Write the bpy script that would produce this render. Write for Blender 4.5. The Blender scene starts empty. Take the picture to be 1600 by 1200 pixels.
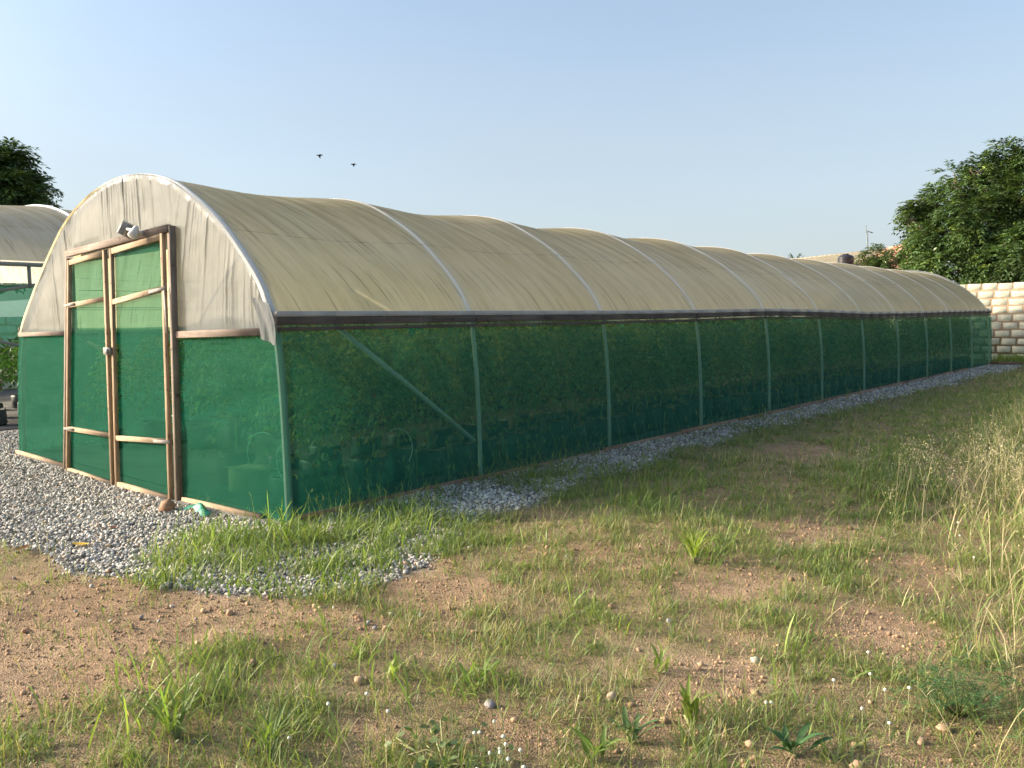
import bpy, math, random
import numpy as np
from mathutils import Vector, Matrix

random.seed(7); RNG = np.random.default_rng(7)
sc = bpy.context.scene
COL = sc.collection

# ------------------------------------------------------------------ camera
FPX, YAW, PITCH, ROLL = 1281.26, 0.723401, 0.0753927, -0.0169055
CAM = np.array([5.7586, -3.7486, 1.6])
_c, _s, _cp, _sp = math.cos(YAW), math.sin(YAW), math.cos(PITCH), math.sin(PITCH)
_r0 = np.array([_c, _s, 0.0]); _u0 = np.array([-_s*_sp, _c*_sp, _cp]); _f = np.array([-_s*_cp, _c*_cp, -_sp])
_R = math.cos(ROLL)*_r0 + math.sin(ROLL)*_u0
_U = -math.sin(ROLL)*_r0 + math.cos(ROLL)*_u0
cd = bpy.data.cameras.new("camera"); cam = bpy.data.objects.new("camera", cd); COL.objects.link(cam)
cam.matrix_world = Matrix(((_R[0], _U[0], -_f[0], CAM[0]), (_R[1], _U[1], -_f[1], CAM[1]), (_R[2], _U[2], -_f[2], CAM[2]), (0, 0, 0, 1)))
cd.sensor_width = 36; cd.lens = FPX/1600*36; cd.clip_start = 0.05; cd.clip_end = 3000
sc.camera = cam

# ------------------------------------------------------------------ light
SUN_EL = math.radians(20.0)
SUN_AZ = math.radians(-126.0)                     # measured from +Y, clockwise
SUN = Vector((math.sin(SUN_AZ)*math.cos(SUN_EL), math.cos(SUN_AZ)*math.cos(SUN_EL), math.sin(SUN_EL)))
w = bpy.data.worlds.new("World"); sc.world = w; w.use_nodes = True
nt = w.node_tree; bg = nt.nodes["Background"]
sky = nt.nodes.new("ShaderNodeTexSky"); sky.sky_type = 'NISHITA'; sky.sun_disc = False
sky.sun_elevation = SUN_EL; sky.sun_rotation = SUN_AZ
sky.air_density = 1.0; sky.dust_density = 1.5; sky.ozone_density = 1.5
# hazy air: the sky pales toward the horizon
tcw = nt.nodes.new("ShaderNodeTexCoord"); sxyz = nt.nodes.new("ShaderNodeSeparateXYZ"); nt.links.new(tcw.outputs["Generated"], sxyz.inputs[0])
mrw = nt.nodes.new("ShaderNodeMapRange"); mrw.interpolation_type = 'SMOOTHSTEP'; mrw.inputs[1].default_value = -.05; mrw.inputs[2].default_value = .62; mrw.inputs[3].default_value = .85; mrw.inputs[4].default_value = .10
nt.links.new(sxyz.outputs[2], mrw.inputs[0]); mxw = nt.nodes.new("ShaderNodeMix"); mxw.data_type = 'RGBA'
nzw = nt.nodes.new("ShaderNodeTexNoise"); mpw = nt.nodes.new("ShaderNodeMapping"); mpw.inputs[3].default_value = (1.4, 1.4, 7.0); nt.links.new(tcw.outputs["Generated"], mpw.inputs[0]); nt.links.new(mpw.outputs[0], nzw.inputs["Vector"]); nzw.inputs["Scale"].default_value = 1.6; nzw.inputs["Detail"].default_value = 4
hzw = nt.nodes.new("ShaderNodeMath"); hzw.operation = 'MULTIPLY_ADD'; nt.links.new(nzw.outputs[0], hzw.inputs[0]); hzw.inputs[1].default_value = .34; hzw.inputs[2].default_value = -.17
adw = nt.nodes.new("ShaderNodeMath"); adw.operation = 'ADD'; adw.use_clamp = True; nt.links.new(mrw.outputs[0], adw.inputs[0]); nt.links.new(hzw.outputs[0], adw.inputs[1])
nt.links.new(adw.outputs[0], mxw.inputs[0]); nt.links.new(sky.outputs[0], mxw.inputs[6]); mxw.inputs[7].default_value = (2.15, 2.42, 2.62, 1)
# broad bright glow of the hazy sky round the low sun
dotw = nt.nodes.new("ShaderNodeVectorMath"); dotw.operation = 'DOT_PRODUCT'; nt.links.new(tcw.outputs["Generated"], dotw.inputs[0]); dotw.inputs[1].default_value = tuple(SUN)
mxx = nt.nodes.new("ShaderNodeMath"); mxx.operation = 'MAXIMUM'; nt.links.new(dotw.outputs["Value"], mxx.inputs[0]); mxx.inputs[1].default_value = 0.0
pww = nt.nodes.new("ShaderNodeMath"); pww.operation = 'POWER'; nt.links.new(mxx.outputs[0], pww.inputs[0]); pww.inputs[1].default_value = 14.0
glo = nt.nodes.new("ShaderNodeVectorMath"); glo.operation = 'SCALE'; glo.inputs[0].default_value = (66.0, 56.5, 44.5); nt.links.new(pww.outputs[0], glo.inputs[3])
addw = nt.nodes.new("ShaderNodeVectorMath"); addw.operation = 'ADD'; nt.links.new(mxw.outputs[2], addw.inputs[0]); nt.links.new(glo.outputs[0], addw.inputs[1])
nt.links.new(addw.outputs[0], bg.inputs[0]); bg.inputs[1].default_value = 0.070
sl = bpy.data.lights.new("sun", 'SUN'); sl.energy = 1.95; sl.angle = math.radians(1.2); sl.color = (1.0, 0.86, 0.66)
so = bpy.data.objects.new("sun", sl); COL.objects.link(so); so.rotation_euler = SUN.to_track_quat('Z', 'Y').to_euler()
vs = sc.view_settings; vs.view_transform = 'Standard'; vs.look = 'None'; vs.gamma = 1.0; vs.exposure = 1.98
sc.cycles.transparent_max_bounces = 16; sc.cycles.max_bounces = 8
sc.cycles.sample_clamp_indirect = 6.0

# ------------------------------------------------------------------ where a spot of the photograph lies in the place
def ray(px, py):
    x, y = px-800.0, py-600.0
    return _R*x/FPX - _U*y/FPX + _f
def gp(px, py, z=0.0):
    d = ray(px, py); return CAM + d*(z-CAM[2])/d[2]
def aty(px, py, Y):
    d = ray(px, py); return CAM + d*(Y-CAM[1])/d[1]
def atx(px, py, X):
    d = ray(px, py); return CAM + d*(X-CAM[0])/d[0]

# ------------------------------------------------------------------ noise
def _h(ix, iy, sd):
    n = (ix.astype(np.int64)*374761393 + iy.astype(np.int64)*668265263 + sd*974634777) & 0x7fffffff
    n = ((n ^ (n >> 13))*1274126177) & 0x7fffffff
    return ((n ^ (n >> 16)) & 0xffff)/65535.0
def vnoise(x, y, sd=0):
    x = np.asarray(x, float); y = np.asarray(y, float)
    ix, iy = np.floor(x), np.floor(y); fx, fy = x-ix, y-iy
    fx = fx*fx*(3-2*fx); fy = fy*fy*(3-2*fy)
    a, b, c, d = _h(ix, iy, sd), _h(ix+1, iy, sd), _h(ix, iy+1, sd), _h(ix+1, iy+1, sd)
    return (a*(1-fx)+b*fx)*(1-fy) + (c*(1-fx)+d*fx)*fy
def fbm(x, y, sd=0, o=4):
    t, a, n = 0, 0.5, 0
    for k in range(o):
        t = t + a*vnoise(x*2**k+17.3*k, y*2**k-9.1*k, sd+k); n += a; a *= .5
    return t/n
def sstep(a, b, x):
    t = np.clip((x-a)/(b-a), 0, 1); return t*t*(3-2*t)

# ------------------------------------------------------------------ mesh helpers
def wloc(o):
    v = np.zeros(3)
    while o is not None:
        v += np.array(o.location); o = o.parent
    return v
def tag(o, label=None, cat=None, group=None, kind=None):
    if label: o["label"] = label
    if cat: o["category"] = cat
    if group: o["group"] = group
    if kind: o["kind"] = kind
    return o
def thing(name, loc, label, cat, group=None):
    o = bpy.data.objects.new(name, None); COL.objects.link(o); o.location = loc; o.empty_display_size = .2
    return tag(o, label, cat, group)
class MB:
    def __init__(s): s.V = []; s.Q = []; s.T = []; s.n = 0; s.C = []; s.mq = []; s.mt = []
    def add(s, V, Q=None, T=None, C=None, m=0):
        V = np.asarray(V, float).reshape(-1, 3); s.V.append(V)
        if Q is not None and len(Q): Q = np.asarray(Q).reshape(-1, 4)+s.n; s.Q.append(Q); s.mq.append(np.full(len(Q), m))
        if T is not None and len(T): T = np.asarray(T).reshape(-1, 3)+s.n; s.T.append(T); s.mt.append(np.full(len(T), m))
        if C is not None: s.C.append(np.broadcast_to(np.asarray(C, float), (len(V), 3)))
        s.n += len(V); return s
    def hexa(s, b, t, C=None, m=0):                 # two loops of four corners
        return s.add(list(b)+list(t), [(3, 2, 1, 0), (4, 5, 6, 7), (0, 1, 5, 4), (1, 2, 6, 5), (2, 3, 7, 6), (3, 0, 4, 7)], C=C, m=m)
    def box(s, c, d, rz=0, C=None, m=0):
        x, y, z = np.array(d)/2; cs, sn = math.cos(rz), math.sin(rz)
        f = lambda a, b, e: (c[0]+a*cs-b*sn, c[1]+a*sn+b*cs, c[2]+e)
        return s.hexa([f(-x, -y, -z), f(x, -y, -z), f(x, y, -z), f(-x, y, -z)], [f(-x, -y, z), f(x, -y, z), f(x, y, z), f(-x, y, z)], C, m)
    def plank(s, p0, p1, wd, th, nrm=(0, -1, 0), C=None, m=0, b=0.0015):   # board with chamfered edges along p0-p1
        p0, p1, n = np.array(p0, float), np.array(p1, float), np.array(nrm, float)
        d = p1-p0; d /= np.linalg.norm(d); a = np.cross(d, n); a /= np.linalg.norm(a); n = np.cross(a, d)
        h, t = wd/2, th/2
        prof = [(-h+b, -t), (h-b, -t), (h, -t+b), (h, t-b), (h-b, t), (-h+b, t), (-h, t-b), (-h, -t+b)]
        k = len(prof); V = [p+a*u+n*v for p in (p0, p1) for u, v in prof]
        Q = [(i, (i+1) % k, k+(i+1) % k, k+i) for i in range(k)]
        V2 = V+[p0, p1]
        T = [(2*k, (i+1) % k, i) for i in range(k)]+[(2*k+1, k+i, k+(i+1) % k) for i in range(k)]
        return s.add(V2, Q, T, C, m)
    def tube(s, pts, r, n=8, cap=True, C=None, m=0):
        P = np.array(pts, float); N = len(P); R = np.broadcast_to(np.asarray(r, float), (N,))
        tg = np.gradient(P, axis=0); tg /= np.linalg.norm(tg, axis=1)[:, None]+1e-12
        ref = np.array([0, 0, 1.0]) if abs(tg[0][2]) < .9 else np.array([1.0, 0, 0])
        V = []; a = np.cross(tg[0], ref); a /= np.linalg.norm(a)
        ang = np.arange(n)*2*math.pi/n
        for i in range(N):
            a = a-tg[i]*np.dot(a, tg[i]); a /= np.linalg.norm(a)+1e-12; b = np.cross(tg[i], a)
            V.append(P[i]+R[i]*(np.cos(ang)[:, None]*a+np.sin(ang)[:, None]*b))
        V = np.concatenate(V)
        Q = [(i*n+j, i*n+(j+1) % n, (i+1)*n+(j+1) % n, (i+1)*n+j) for i in range(N-1) for j in range(n)]
        T = []
        if cap:
            V = np.concatenate([V, P[:1], P[-1:]]); q = N*n
            T = [(q, (j+1) % n, j) for j in range(n)]+[(q+1, (N-1)*n+j, (N-1)*n+(j+1) % n) for j in range(n)]
        return s.add(V, Q, T, C, m)
    def lathe(s, prof, c=(0, 0, 0), n=20, C=None, m=0):
        ang = np.arange(n)*2*math.pi/n
        V = np.concatenate([np.stack([c[0]+r*np.cos(ang), c[1]+r*np.sin(ang), np.full(n, c[2]+z)], 1) for r, z in prof])
        return s.add(V, [(i*n+j, i*n+(j+1) % n, (i+1)*n+(j+1) % n, (i+1)*n+j) for i in range(len(prof)-1) for j in range(n)], C=C, m=m)
    def grid(s, P, C=None, m=0, keep=None):          # P: (a,b,3)
        a, b = P.shape[:2]; I = np.arange(a*b).reshape(a, b)
        Q = np.stack([I[:-1, :-1], I[1:, :-1], I[1:, 1:], I[:-1, 1:]], -1).reshape(-1, 4)
        return s.add(P.reshape(-1, 3), Q, C=C, m=m)
    def obj(s, name, mats, parent=None, smooth=False, loc=None):
        V = np.concatenate(s.V)
        if parent is not None: V = V-wloc(parent)
        elif loc is not None: V = V-np.array(loc)
        Q = np.concatenate(s.Q) if s.Q else np.zeros((0, 4), int); T = np.concatenate(s.T) if s.T else np.zeros((0, 3), int)
        me = bpy.data.meshes.new(name)
        me.vertices.add(len(V)); me.vertices.foreach_set("co", V.astype(np.float32).ravel())
        me.loops.add(len(Q)*4+len(T)*3); me.loops.foreach_set("vertex_index", np.concatenate([Q.ravel(), T.ravel()]).astype(np.int32))
        me.polygons.add(len(Q)+len(T))
        me.polygons.foreach_set("loop_start", np.concatenate([np.arange(len(Q))*4, len(Q)*4+np.arange(len(T))*3]).astype(np.int32))
        me.polygons.foreach_set("material_index", np.concatenate(s.mq+s.mt).astype(np.int32))
        if smooth: me.polygons.foreach_set("use_smooth", np.ones(len(Q)+len(T), bool))
        if s.C:
            ca = me.attributes.new("col", 'FLOAT_COLOR', 'POINT'); C = np.concatenate(s.C)
            ca.data.foreach_set("color", np.concatenate([C, np.ones((len(C), 1))], 1).astype(np.float32).ravel())
        me.update(calc_edges=True); me.validate()
        for m in (mats if isinstance(mats, (list, tuple)) else [mats]): me.materials.append(m)
        o = bpy.data.objects.new(name, me); COL.objects.link(o)
        if parent is not None: o.parent = parent
        elif loc is not None: o.location = loc
        return o
def copy_tree(o, parent=None):
    c = o.copy(); COL.objects.link(c)
    if parent is not None: c.parent = parent
    for ch in list(o.children): copy_tree(ch, c)
    return c

# ------------------------------------------------------------------ materials
class NT:
    def __init__(s, name):
        s.m = bpy.data.materials.new(name); s.m.use_nodes = True; s.t = s.m.node_tree; s.t.nodes.clear()
        s.out = s.n("ShaderNodeOutputMaterial")
    def n(s, ty, **kw):
        o = s.t.nodes.new(ty)
        for k, v in kw.items():
            if hasattr(o, k) and k not in o.inputs: setattr(o, k, v)
            else: s.set(o, k, v)
        return o
    def set(s, o, k, v):
        i = o.inputs[k]
        if isinstance(v, bpy.types.NodeSocket): s.t.links.new(v, i)
        else:
            if hasattr(i.default_value, '__len__') and not isinstance(v, str):
                v = tuple(v); v = v+(1.0,) if len(i.default_value) == 4 and len(v) == 3 else v
            i.default_value = v
    def coord(s, scale=(1, 1, 1), rot=(0, 0, 0)):
        tc = s.n("ShaderNodeTexCoord"); mp = s.n("ShaderNodeMapping")
        s.set(mp, "Vector", tc.outputs["Object"]); mp.inputs["Scale"].default_value = scale; mp.inputs["Rotation"].default_value = rot
        return mp.outputs[0]
    def noise(s, vec, scale, detail=4, rough=.55):
        o = s.n("ShaderNodeTexNoise"); s.set(o, "Vector", vec); s.set(o, "Scale", scale); s.set(o, "Detail", detail); s.set(o, "Roughness", rough); return o.outputs[0]
    def ramp(s, fac, stops):
        o = s.n("ShaderNodeValToRGB"); s.set(o, "Fac", fac); e = o.color_ramp.elements
        while len(e) < len(stops): e.new(.5)
        for k, (p, c) in enumerate(stops): e[k].position = p; e[k].color = tuple(c)+(1,) if hasattr(c, '__len__') else (c, c, c, 1)
        return o.outputs[0]
    def mixc(s, f, a, b, mode='MIX'):
        o = s.n("ShaderNodeMix"); o.data_type = 'RGBA'; o.blend_type = mode
        for i, v in ((0, f), (6, a), (7, b)):
            if isinstance(v, bpy.types.NodeSocket): s.t.links.new(v, o.inputs[i])
            else: o.inputs[i].default_value = v if i == 0 else tuple(v)+(1,)
        return o.outputs[2]
    def math(s, op, a, b=0.0):
        o = s.n("ShaderNodeMath"); o.operation = op
        for i, v in ((0, a), (1, b)):
            if isinstance(v, bpy.types.NodeSocket): s.t.links.new(v, o.inputs[i])
            else: o.inputs[i].default_value = v
        return o.outputs[0]
    def bump(s, h, strength=.5, dist=.01):
        o = s.n("ShaderNodeBump"); s.set(o, "Height", h); s.set(o, "Strength", strength); s.set(o, "Distance", dist); return o.outputs[0]
    def pbr(s, col, rough=.7, normal=None, spec=.3, metal=0):
        o = s.n("ShaderNodeBsdfPrincipled"); s.set(o, "Base Color", col); s.set(o, "Roughness", rough); s.set(o, "Specular IOR Level", spec); s.set(o, "Metallic", metal)
        if normal is not None: s.set(o, "Normal", normal)
        return o.outputs[0]
    def trans(s, col, normal=None):
        o = s.n("ShaderNodeBsdfTranslucent"); s.set(o, "Color", col)
        if normal is not None: s.set(o, "Normal", normal)
        return o.outputs[0]
    def mix(s, f, a, b):
        o = s.n("ShaderNodeMixShader")
        for i, v in ((0, f), (1, a), (2, b)):
            if isinstance(v, bpy.types.NodeSocket): s.t.links.new(v, o.inputs[i])
            else: o.inputs[i].default_value = v
        return o.outputs[0]
    def clear(s, col=(1, 1, 1)):
        o = s.n("ShaderNodeBsdfTransparent"); s.set(o, "Color", col); return o.outputs[0]
    def done(s, sh): s.t.links.new(sh, s.out.inputs[0]); return s.m

def m_plain(name, col, rough=.6, spec=.3, metal=0, var=.25, scale=8, bump=.2):
    k = NT(name); v = k.coord(); n = k.noise(v, scale, 6)
    c = k.mixc(1.0, col, k.ramp(n, [(.25, 1-var), (.75, 1+var*.6)]), 'MULTIPLY')
    return k.done(k.pbr(c, rough, k.bump(k.noise(v, scale*8, 4), bump, .004), spec, metal))
def m_leaf(name, tr=.35, rough=.55, spec=.25):
    k = NT(name); a = k.n("ShaderNodeAttribute", attribute_name="col").outputs["Color"]
    tc = k.mixc(1.0, a, (1.15, 1.2, .55), 'MULTIPLY')
    return k.done(k.mix(tr, k.pbr(a, rough, None, spec), k.trans(tc)))
def m_wood(name, col, axis, dark=.55):
    k = NT(name); sc_ = [30, 30, 30]; sc_[axis] = 1.6
    n = k.noise(k.coord(sc_), 1.0, 6, .65); big = k.noise(k.coord(), 3.0, 4)
    kn = k.noise(k.coord((1, 1, 1)), 14, 2)
    c = k.mixc(1.0, col, k.ramp(n, [(.3, dark), (.7, 1.15)]), 'MULTIPLY')
    c = k.mixc(1.0, c, k.ramp(big, [(.3, .7), (.7, 1.15)]), 'MULTIPLY')
    c = k.mixc(1.0, c, k.ramp(kn, [(.28, .45), (.36, 1.0)]), 'MULTIPLY')
    return k.done(k.pbr(c, .8, k.bump(n, .4, .004), .2))
def m_net(name, col, cover, tint=(.58, .95, .80)):
    k = NT(name)
    v = k.coord((3, 3, 170)); weave = k.noise(v, 1.0, 3)
    st = k.noise(k.coord((1.2, 1.2, 60)), 1.0, 3); big = k.noise(k.coord(), 1.6, 4)
    c = k.mixc(1.0, col, k.ramp(st, [(.3, .84), (.7, 1.16)]), 'MULTIPLY')
    c = k.mixc(k.math('MULTIPLY', k.ramp(big, [(.5, 0.0), (.8, 1.0)]), .12), c, (.08, .17, .11))
    nb = k.bump(k.math('ADD', st, k.math('MULTIPLY', big, 2.5)), .30, .03)
    d = k.mix(.38, k.pbr(c, .8, nb, .06), k.trans(c, nb))
    fac = k.math('ADD', cover-.09, k.math('MULTIPLY', weave, .18))
    return k.done(k.mix(fac, k.clear(tint), d))

M = {}
# dusty roof film: algae and rain streaks run down the slope (UV-like attribute uv: along, across)
def m_roof(name, ca, cb):
    k = NT(name)
    uva = k.n("ShaderNodeAttribute", attribute_name="col").outputs["Color"]      # R = metres along, G = metres round the arch
    sep = k.n("ShaderNodeSeparateColor"); k.set(sep, 0, uva)
    def skew(sx, sy, sh):
        cb = k.n("ShaderNodeCombineXYZ")
        k.set(cb, 0, k.math('MULTIPLY', k.math('ADD', sep.outputs[0], k.math('MULTIPLY', sep.outputs[1], sh)), sx)); k.set(cb, 1, k.math('MULTIPLY', sep.outputs[1], sy)); return cb.outputs[0]
    n1 = k.noise(skew(7.0, .55, .22), 1.0, 6, .62); n2 = k.noise(skew(26.0, 1.3, .22), 1.0, 4, .6); n3 = k.noise(skew(.55, .8, 0), 1.0, 4); n4 = k.noise(skew(55, 2.4, .3), 1.0, 3, .6)
    c = k.ramp(n3, [(.3, ca), (.7, cb)])
    top = k.ramp(sep.outputs[1], [(.0, 0.0), (1.0, 0.0)])
    mr = k.n("ShaderNodeMapRange"); k.set(mr, 0, sep.outputs[1]); k.set(mr, 1, .8); k.set(mr, 2, 2.6)
    alg = k.math('MULTIPLY', k.ramp(n1, [(.44, 0.0), (.62, 1.0)]), k.math('ADD', k.math('MULTIPLY', mr.outputs[0], .70), .18))
    c = k.mixc(alg, c, (.30, .215, .055))
    c = k.mixc(k.math('MULTIPLY', mr.outputs[0], .50), c, (.50, .385, .15))
    c = k.mixc(k.math('MULTIPLY', k.ramp(n2, [(.56, 0.0), (.70, 1.0)]), .60), c, (.20, .165, .08))
    c = k.mixc(k.math('MULTIPLY', k.ramp(n4, [(.64, 0.0), (.73, 1.0)]), .45), c, (.13, .11, .06))
    sb = k.n("ShaderNodeSeparateColor"); k.set(sb, 0, uva)
    hb = sb.outputs[2]                                                           # B = closeness to a hoop (stretched film is whiter there)
    c = k.mixc(k.math('MULTIPLY', hb, .9), c, (.97, .96, .94))
    for pos in (1.05, 1.95):                                                     # wires pressing through the film
        ln = k.math('LESS_THAN', k.math('ABSOLUTE', k.math('SUBTRACT', sep.outputs[1], k.math('ADD', pos, k.math('MULTIPLY', n3, .03)))), .006)
        c = k.mixc(k.math('MULTIPLY', k.math('MULTIPLY', ln, k.ramp(n1, [(.35, 0.0), (.6, 1.0)])), .55), c, (.15, .13, .09))
    nb = k.bump(k.math('ADD', k.math('MULTIPLY', n2, .6), n1), .30, .02)
    return k.done(k.mix(k.math('SUBTRACT', .03, k.math('MULTIPLY', hb, .03)), k.mix(.54, k.pbr(c, .40, nb, .35), k.trans(c, nb)), k.clear((1, .96, .84))))
M['roof'] = m_roof("roof_film", (.80, .69, .43), (.88, .80, .585)); M['roof2'] = m_roof("neighbour_roof_film", (.56, .55, .47), (.64, .63, .56))
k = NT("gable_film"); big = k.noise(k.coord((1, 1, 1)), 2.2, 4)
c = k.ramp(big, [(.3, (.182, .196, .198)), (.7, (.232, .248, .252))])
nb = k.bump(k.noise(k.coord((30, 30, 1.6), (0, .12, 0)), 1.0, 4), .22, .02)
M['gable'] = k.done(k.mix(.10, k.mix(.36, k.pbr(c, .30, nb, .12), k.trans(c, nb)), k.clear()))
M['net'] = m_net("green_net", (.012, .115, .070), .72)
M['net_dark'] = m_net("green_side_net", (.034, .180, .125), .56, (.80, .98, .86))
M['wood_x'] = m_wood("new_wood_rail", (.44, .325, .215), 0)
M['wood_z'] = m_wood("new_wood_stile", (.42, .30, .195), 2)
M['jamb_z'] = m_wood("weathered_wood_jamb", (.29, .232, .185), 2)
M['jamb_x'] = m_wood("weathered_wood_lintel", (.25, .195, .16), 0)
M['board_y'] = m_wood("dark_weathered_board", (.115, .095, .085), 1)
M['film_edge'] = m_plain("film_covered_board", (.33, .325, .33), .35, .5, 0, .25, 6)
M['base_y'] = m_wood("brown_base_board", (.30, .19, .13), 1)
M['pipe'] = m_plain("white_plastic_pipe", (.50, .50, .47), .3, .5, 0, .1, 4)
M['pipe_in'] = m_plain("grey_pipe", (.74, .74, .70), .4, .4, 0, .15, 4)
M['steel'] = m_plain("galvanised_strap", (.22, .205, .19), .65, .3, 0, .45, 40)
M['white_tin'] = m_plain("white_lamp_housing", (.58, .58, .56), .35, .5, 0, .08, 10)
M['solar'] = m_plain("solar_cell", (.20, .23, .30), .15, .8, 0, .1, 30)
M['leaf'] = m_leaf("leaf")
M['leaf_gloss'] = m_leaf("neem_leaf", .26, .42, .4)
M['grass'] = m_leaf("grass_blade", .40, .5, .3)
M['bark'] = m_plain("bark", (.16, .12, .09), .9, .1, 0, .4, 6, .8)
M['stem'] = m_plain("tomato_stem", (.32, .34, .16), .7, .2, 0, .3, 20)
M['bag'] = m_plain("black_grow_bag", (.045, .05, .05), .4, .5, 0, .4, 9, .8)
M['black'] = m_plain("black_plastic", (.03, .032, .036), .35, .5, 0, .2, 5)
M['card'] = m_plain("cardboard", (.45, .32, .2), .85, .1, 0, .15, 5)
M['tomato'] = m_plain("ripe_tomato", (.65, .06, .03), .3, .5, 0, .1, 5, 0)
M['bird'] = m_plain("bird_feathers", (.035, .04, .045), .7, .2, 0, .2, 30)
M['floor'] = m_plain("weed_mat_floor", (.10, .10, .095), .85, .1, 0, .4, 2.5, .6)
k = NT("stone"); a = k.n("ShaderNodeAttribute", attribute_name="col").outputs["Color"]
sn = k.noise(k.coord(), 60, 5)
M['stone'] = k.done(k.pbr(k.mixc(1.0, a, k.ramp(sn, [(.3, .7), (.7, 1.2)]), 'MULTIPLY'), .75, k.bump(sn, .5, .006), .3))
# soil: R of col = gravelly, G = grassy litter
k = NT("soil"); a = k.n("ShaderNodeAttribute", attribute_name="col").outputs["Color"]; sep = k.n("ShaderNodeSeparateColor"); k.set(sep, 0, a)
v = k.coord(); g1 = k.noise(v, .9, 5); g2 = k.noise(v, 7, 5); g3 = k.noise(v, 90, 3, .7); g4 = k.noise(v, 260, 2, .7)
vo = k.n("ShaderNodeTexVoronoi"); k.set(vo, "Vector", v); k.set(vo, "Scale", 120.0)
c = k.ramp(g1, [(.3, (.36, .24, .15)), (.55, (.44, .31, .20)), (.75, (.50, .37, .25))])
c = k.mixc(1.0, c, k.ramp(g2, [(.3, .75), (.7, 1.18)]), 'MULTIPLY')
c = k.mixc(1.0, c, k.ramp(g3, [(.3, .62), (.7, 1.3)]), 'MULTIPLY')
c = k.mixc(1.0, c, k.ramp(vo.outputs[0], [(.0, 1.15), (.6, .8)]), 'MULTIPLY')
c = k.mixc(k.math('MULTIPLY', sep.outputs[1], k.ramp(g2, [(.3, .35), (.7, .9)])), c, k.mixc(g3, (.17, .15, .075), (.33, .29, .16)))
c = k.mixc(sep.outputs[0], c, k.mixc(g3, (.13, .125, .12), (.30, .29, .28)))
hh = k.math('ADD', k.math('MULTIPLY', g2, 1.5), k.math('ADD', k.math('MULTIPLY', g3, .5), k.math('MULTIPLY', vo.outputs[0], -.4)))
M['soil'] = k.done(k.pbr(c, .95, k.bump(hh, .9, .03), .1))
def m_block(name, col):
    k = NT(name); v = k.coord(); n = k.noise(v, 5, 5); f = k.noise(v, 45, 5, .7)
    c = k.mixc(1.0, col, k.ramp(n, [(.3, .8), (.7, 1.12)]), 'MULTIPLY'); c = k.mixc(1.0, c, k.ramp(f, [(.32, .55), (.5, 1.0)]), 'MULTIPLY')
    return k.done(k.pbr(c, .95, k.bump(f, .8, .012), .1))
M['block'] = m_block("cement_block", (.57, .56, .45)); M['mortar'] = m_block("red_mortar", (.42, .30, .20))
k = NT("sheet_roof"); v = k.coord(); n = k.noise(v, 1.2, 5)
c = k.ramp(n, [(.3, (.24, .21, .145)), (.7, (.33, .29, .205))]); M['sheet'] = k.done(k.pbr(c, .6, None, .3))
M['redroof'] = m_plain("red_sheet_roof", (.50, .24, .17), .6, .3, 0, .25, 2)
M['render'] = m_plain("house_plaster", (.60, .55, .47), .9, .1, 0, .15, 2)

# ------------------------------------------------------------------ ground
BARE = [  # bare soil spots as (photo x, y, half width, half height, strength)
 (60, 985, 330, 130, 1), (330, 965, 330, 55, 1), (690, 915, 110, 45, 1), (640, 960, 90, 30, .7), (1235, 705, 80, 22, .9), (1250, 830, 120, 30, .9),
 (960, 880, 120, 28, .7), (870, 870, 70, 25, .7), (1410, 890, 110, 40, .9), (1380, 985, 130, 45, 1), (1080, 880, 90, 25, .6), (1160, 915, 110, 28, .8),
 (1090, 1060, 110, 45, .9), (1040, 1100, 70, 60, .8), (860, 1130, 70, 40, .7), (560, 1150, 70, 40, .7), (830, 800, 60, 18, .6), (1130, 1000, 70, 25, .5),
 (1460, 1160, 90, 40, .8), (1230, 1170, 80, 40, .6), (1520, 770, 40, 40, .6), (1090, 765, 80, 20, .5), (700, 1020, 70, 25, .5), (50, 1080, 90, 60, .7), (1330, 800, 50, 14, .5)]
LUSH = [  # greener, denser spots: x, y, half width, half height, strength, height factor
 (330, 865, 110, 45, 1.0, 1.2), (470, 850, 130, 45, 1.1, 1.3), (590, 815, 90, 45, 1.2, 1.2), (560, 870, 80, 40, 1.0, .9), (300, 905, 110, 22, .9, .9), (700, 830, 100, 40, 1.0, 1.1),
 (830, 740, 110, 30, .9, 1.0), (780, 870, 120, 35, .8, .8), (1000, 760, 160, 50, .9, .9), (1390, 740, 90, 45, 1.0, 1.1), (1130, 790, 150, 35, .8, .8), (1370, 800, 110, 25, .7, .9),
 (520, 1010, 80, 55, 1.0, .9), (400, 1030, 120, 50, .8, .9), (260, 1030, 110, 35, .7, .8), (330, 1130, 230, 85, 1.1, 1.3), (150, 1120, 110, 60, .8, 1.0), (960, 960, 110, 40, .8, .8), (880, 990, 70, 50, .7, .8),
 (1220, 1000, 80, 35, .7, .9), (640, 1080, 80, 50, .7, .8), (760, 1090, 90, 60, .7, .7), (960, 1150, 90, 40, .8, .7), (1290, 1090, 80, 40, .8, .8), (1150, 660, 160, 35, .6, .8), (1085, 870, 35, 25, 1.2, 1.0), (1560, 640, 200, 50, 1.0, .7)]
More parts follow.
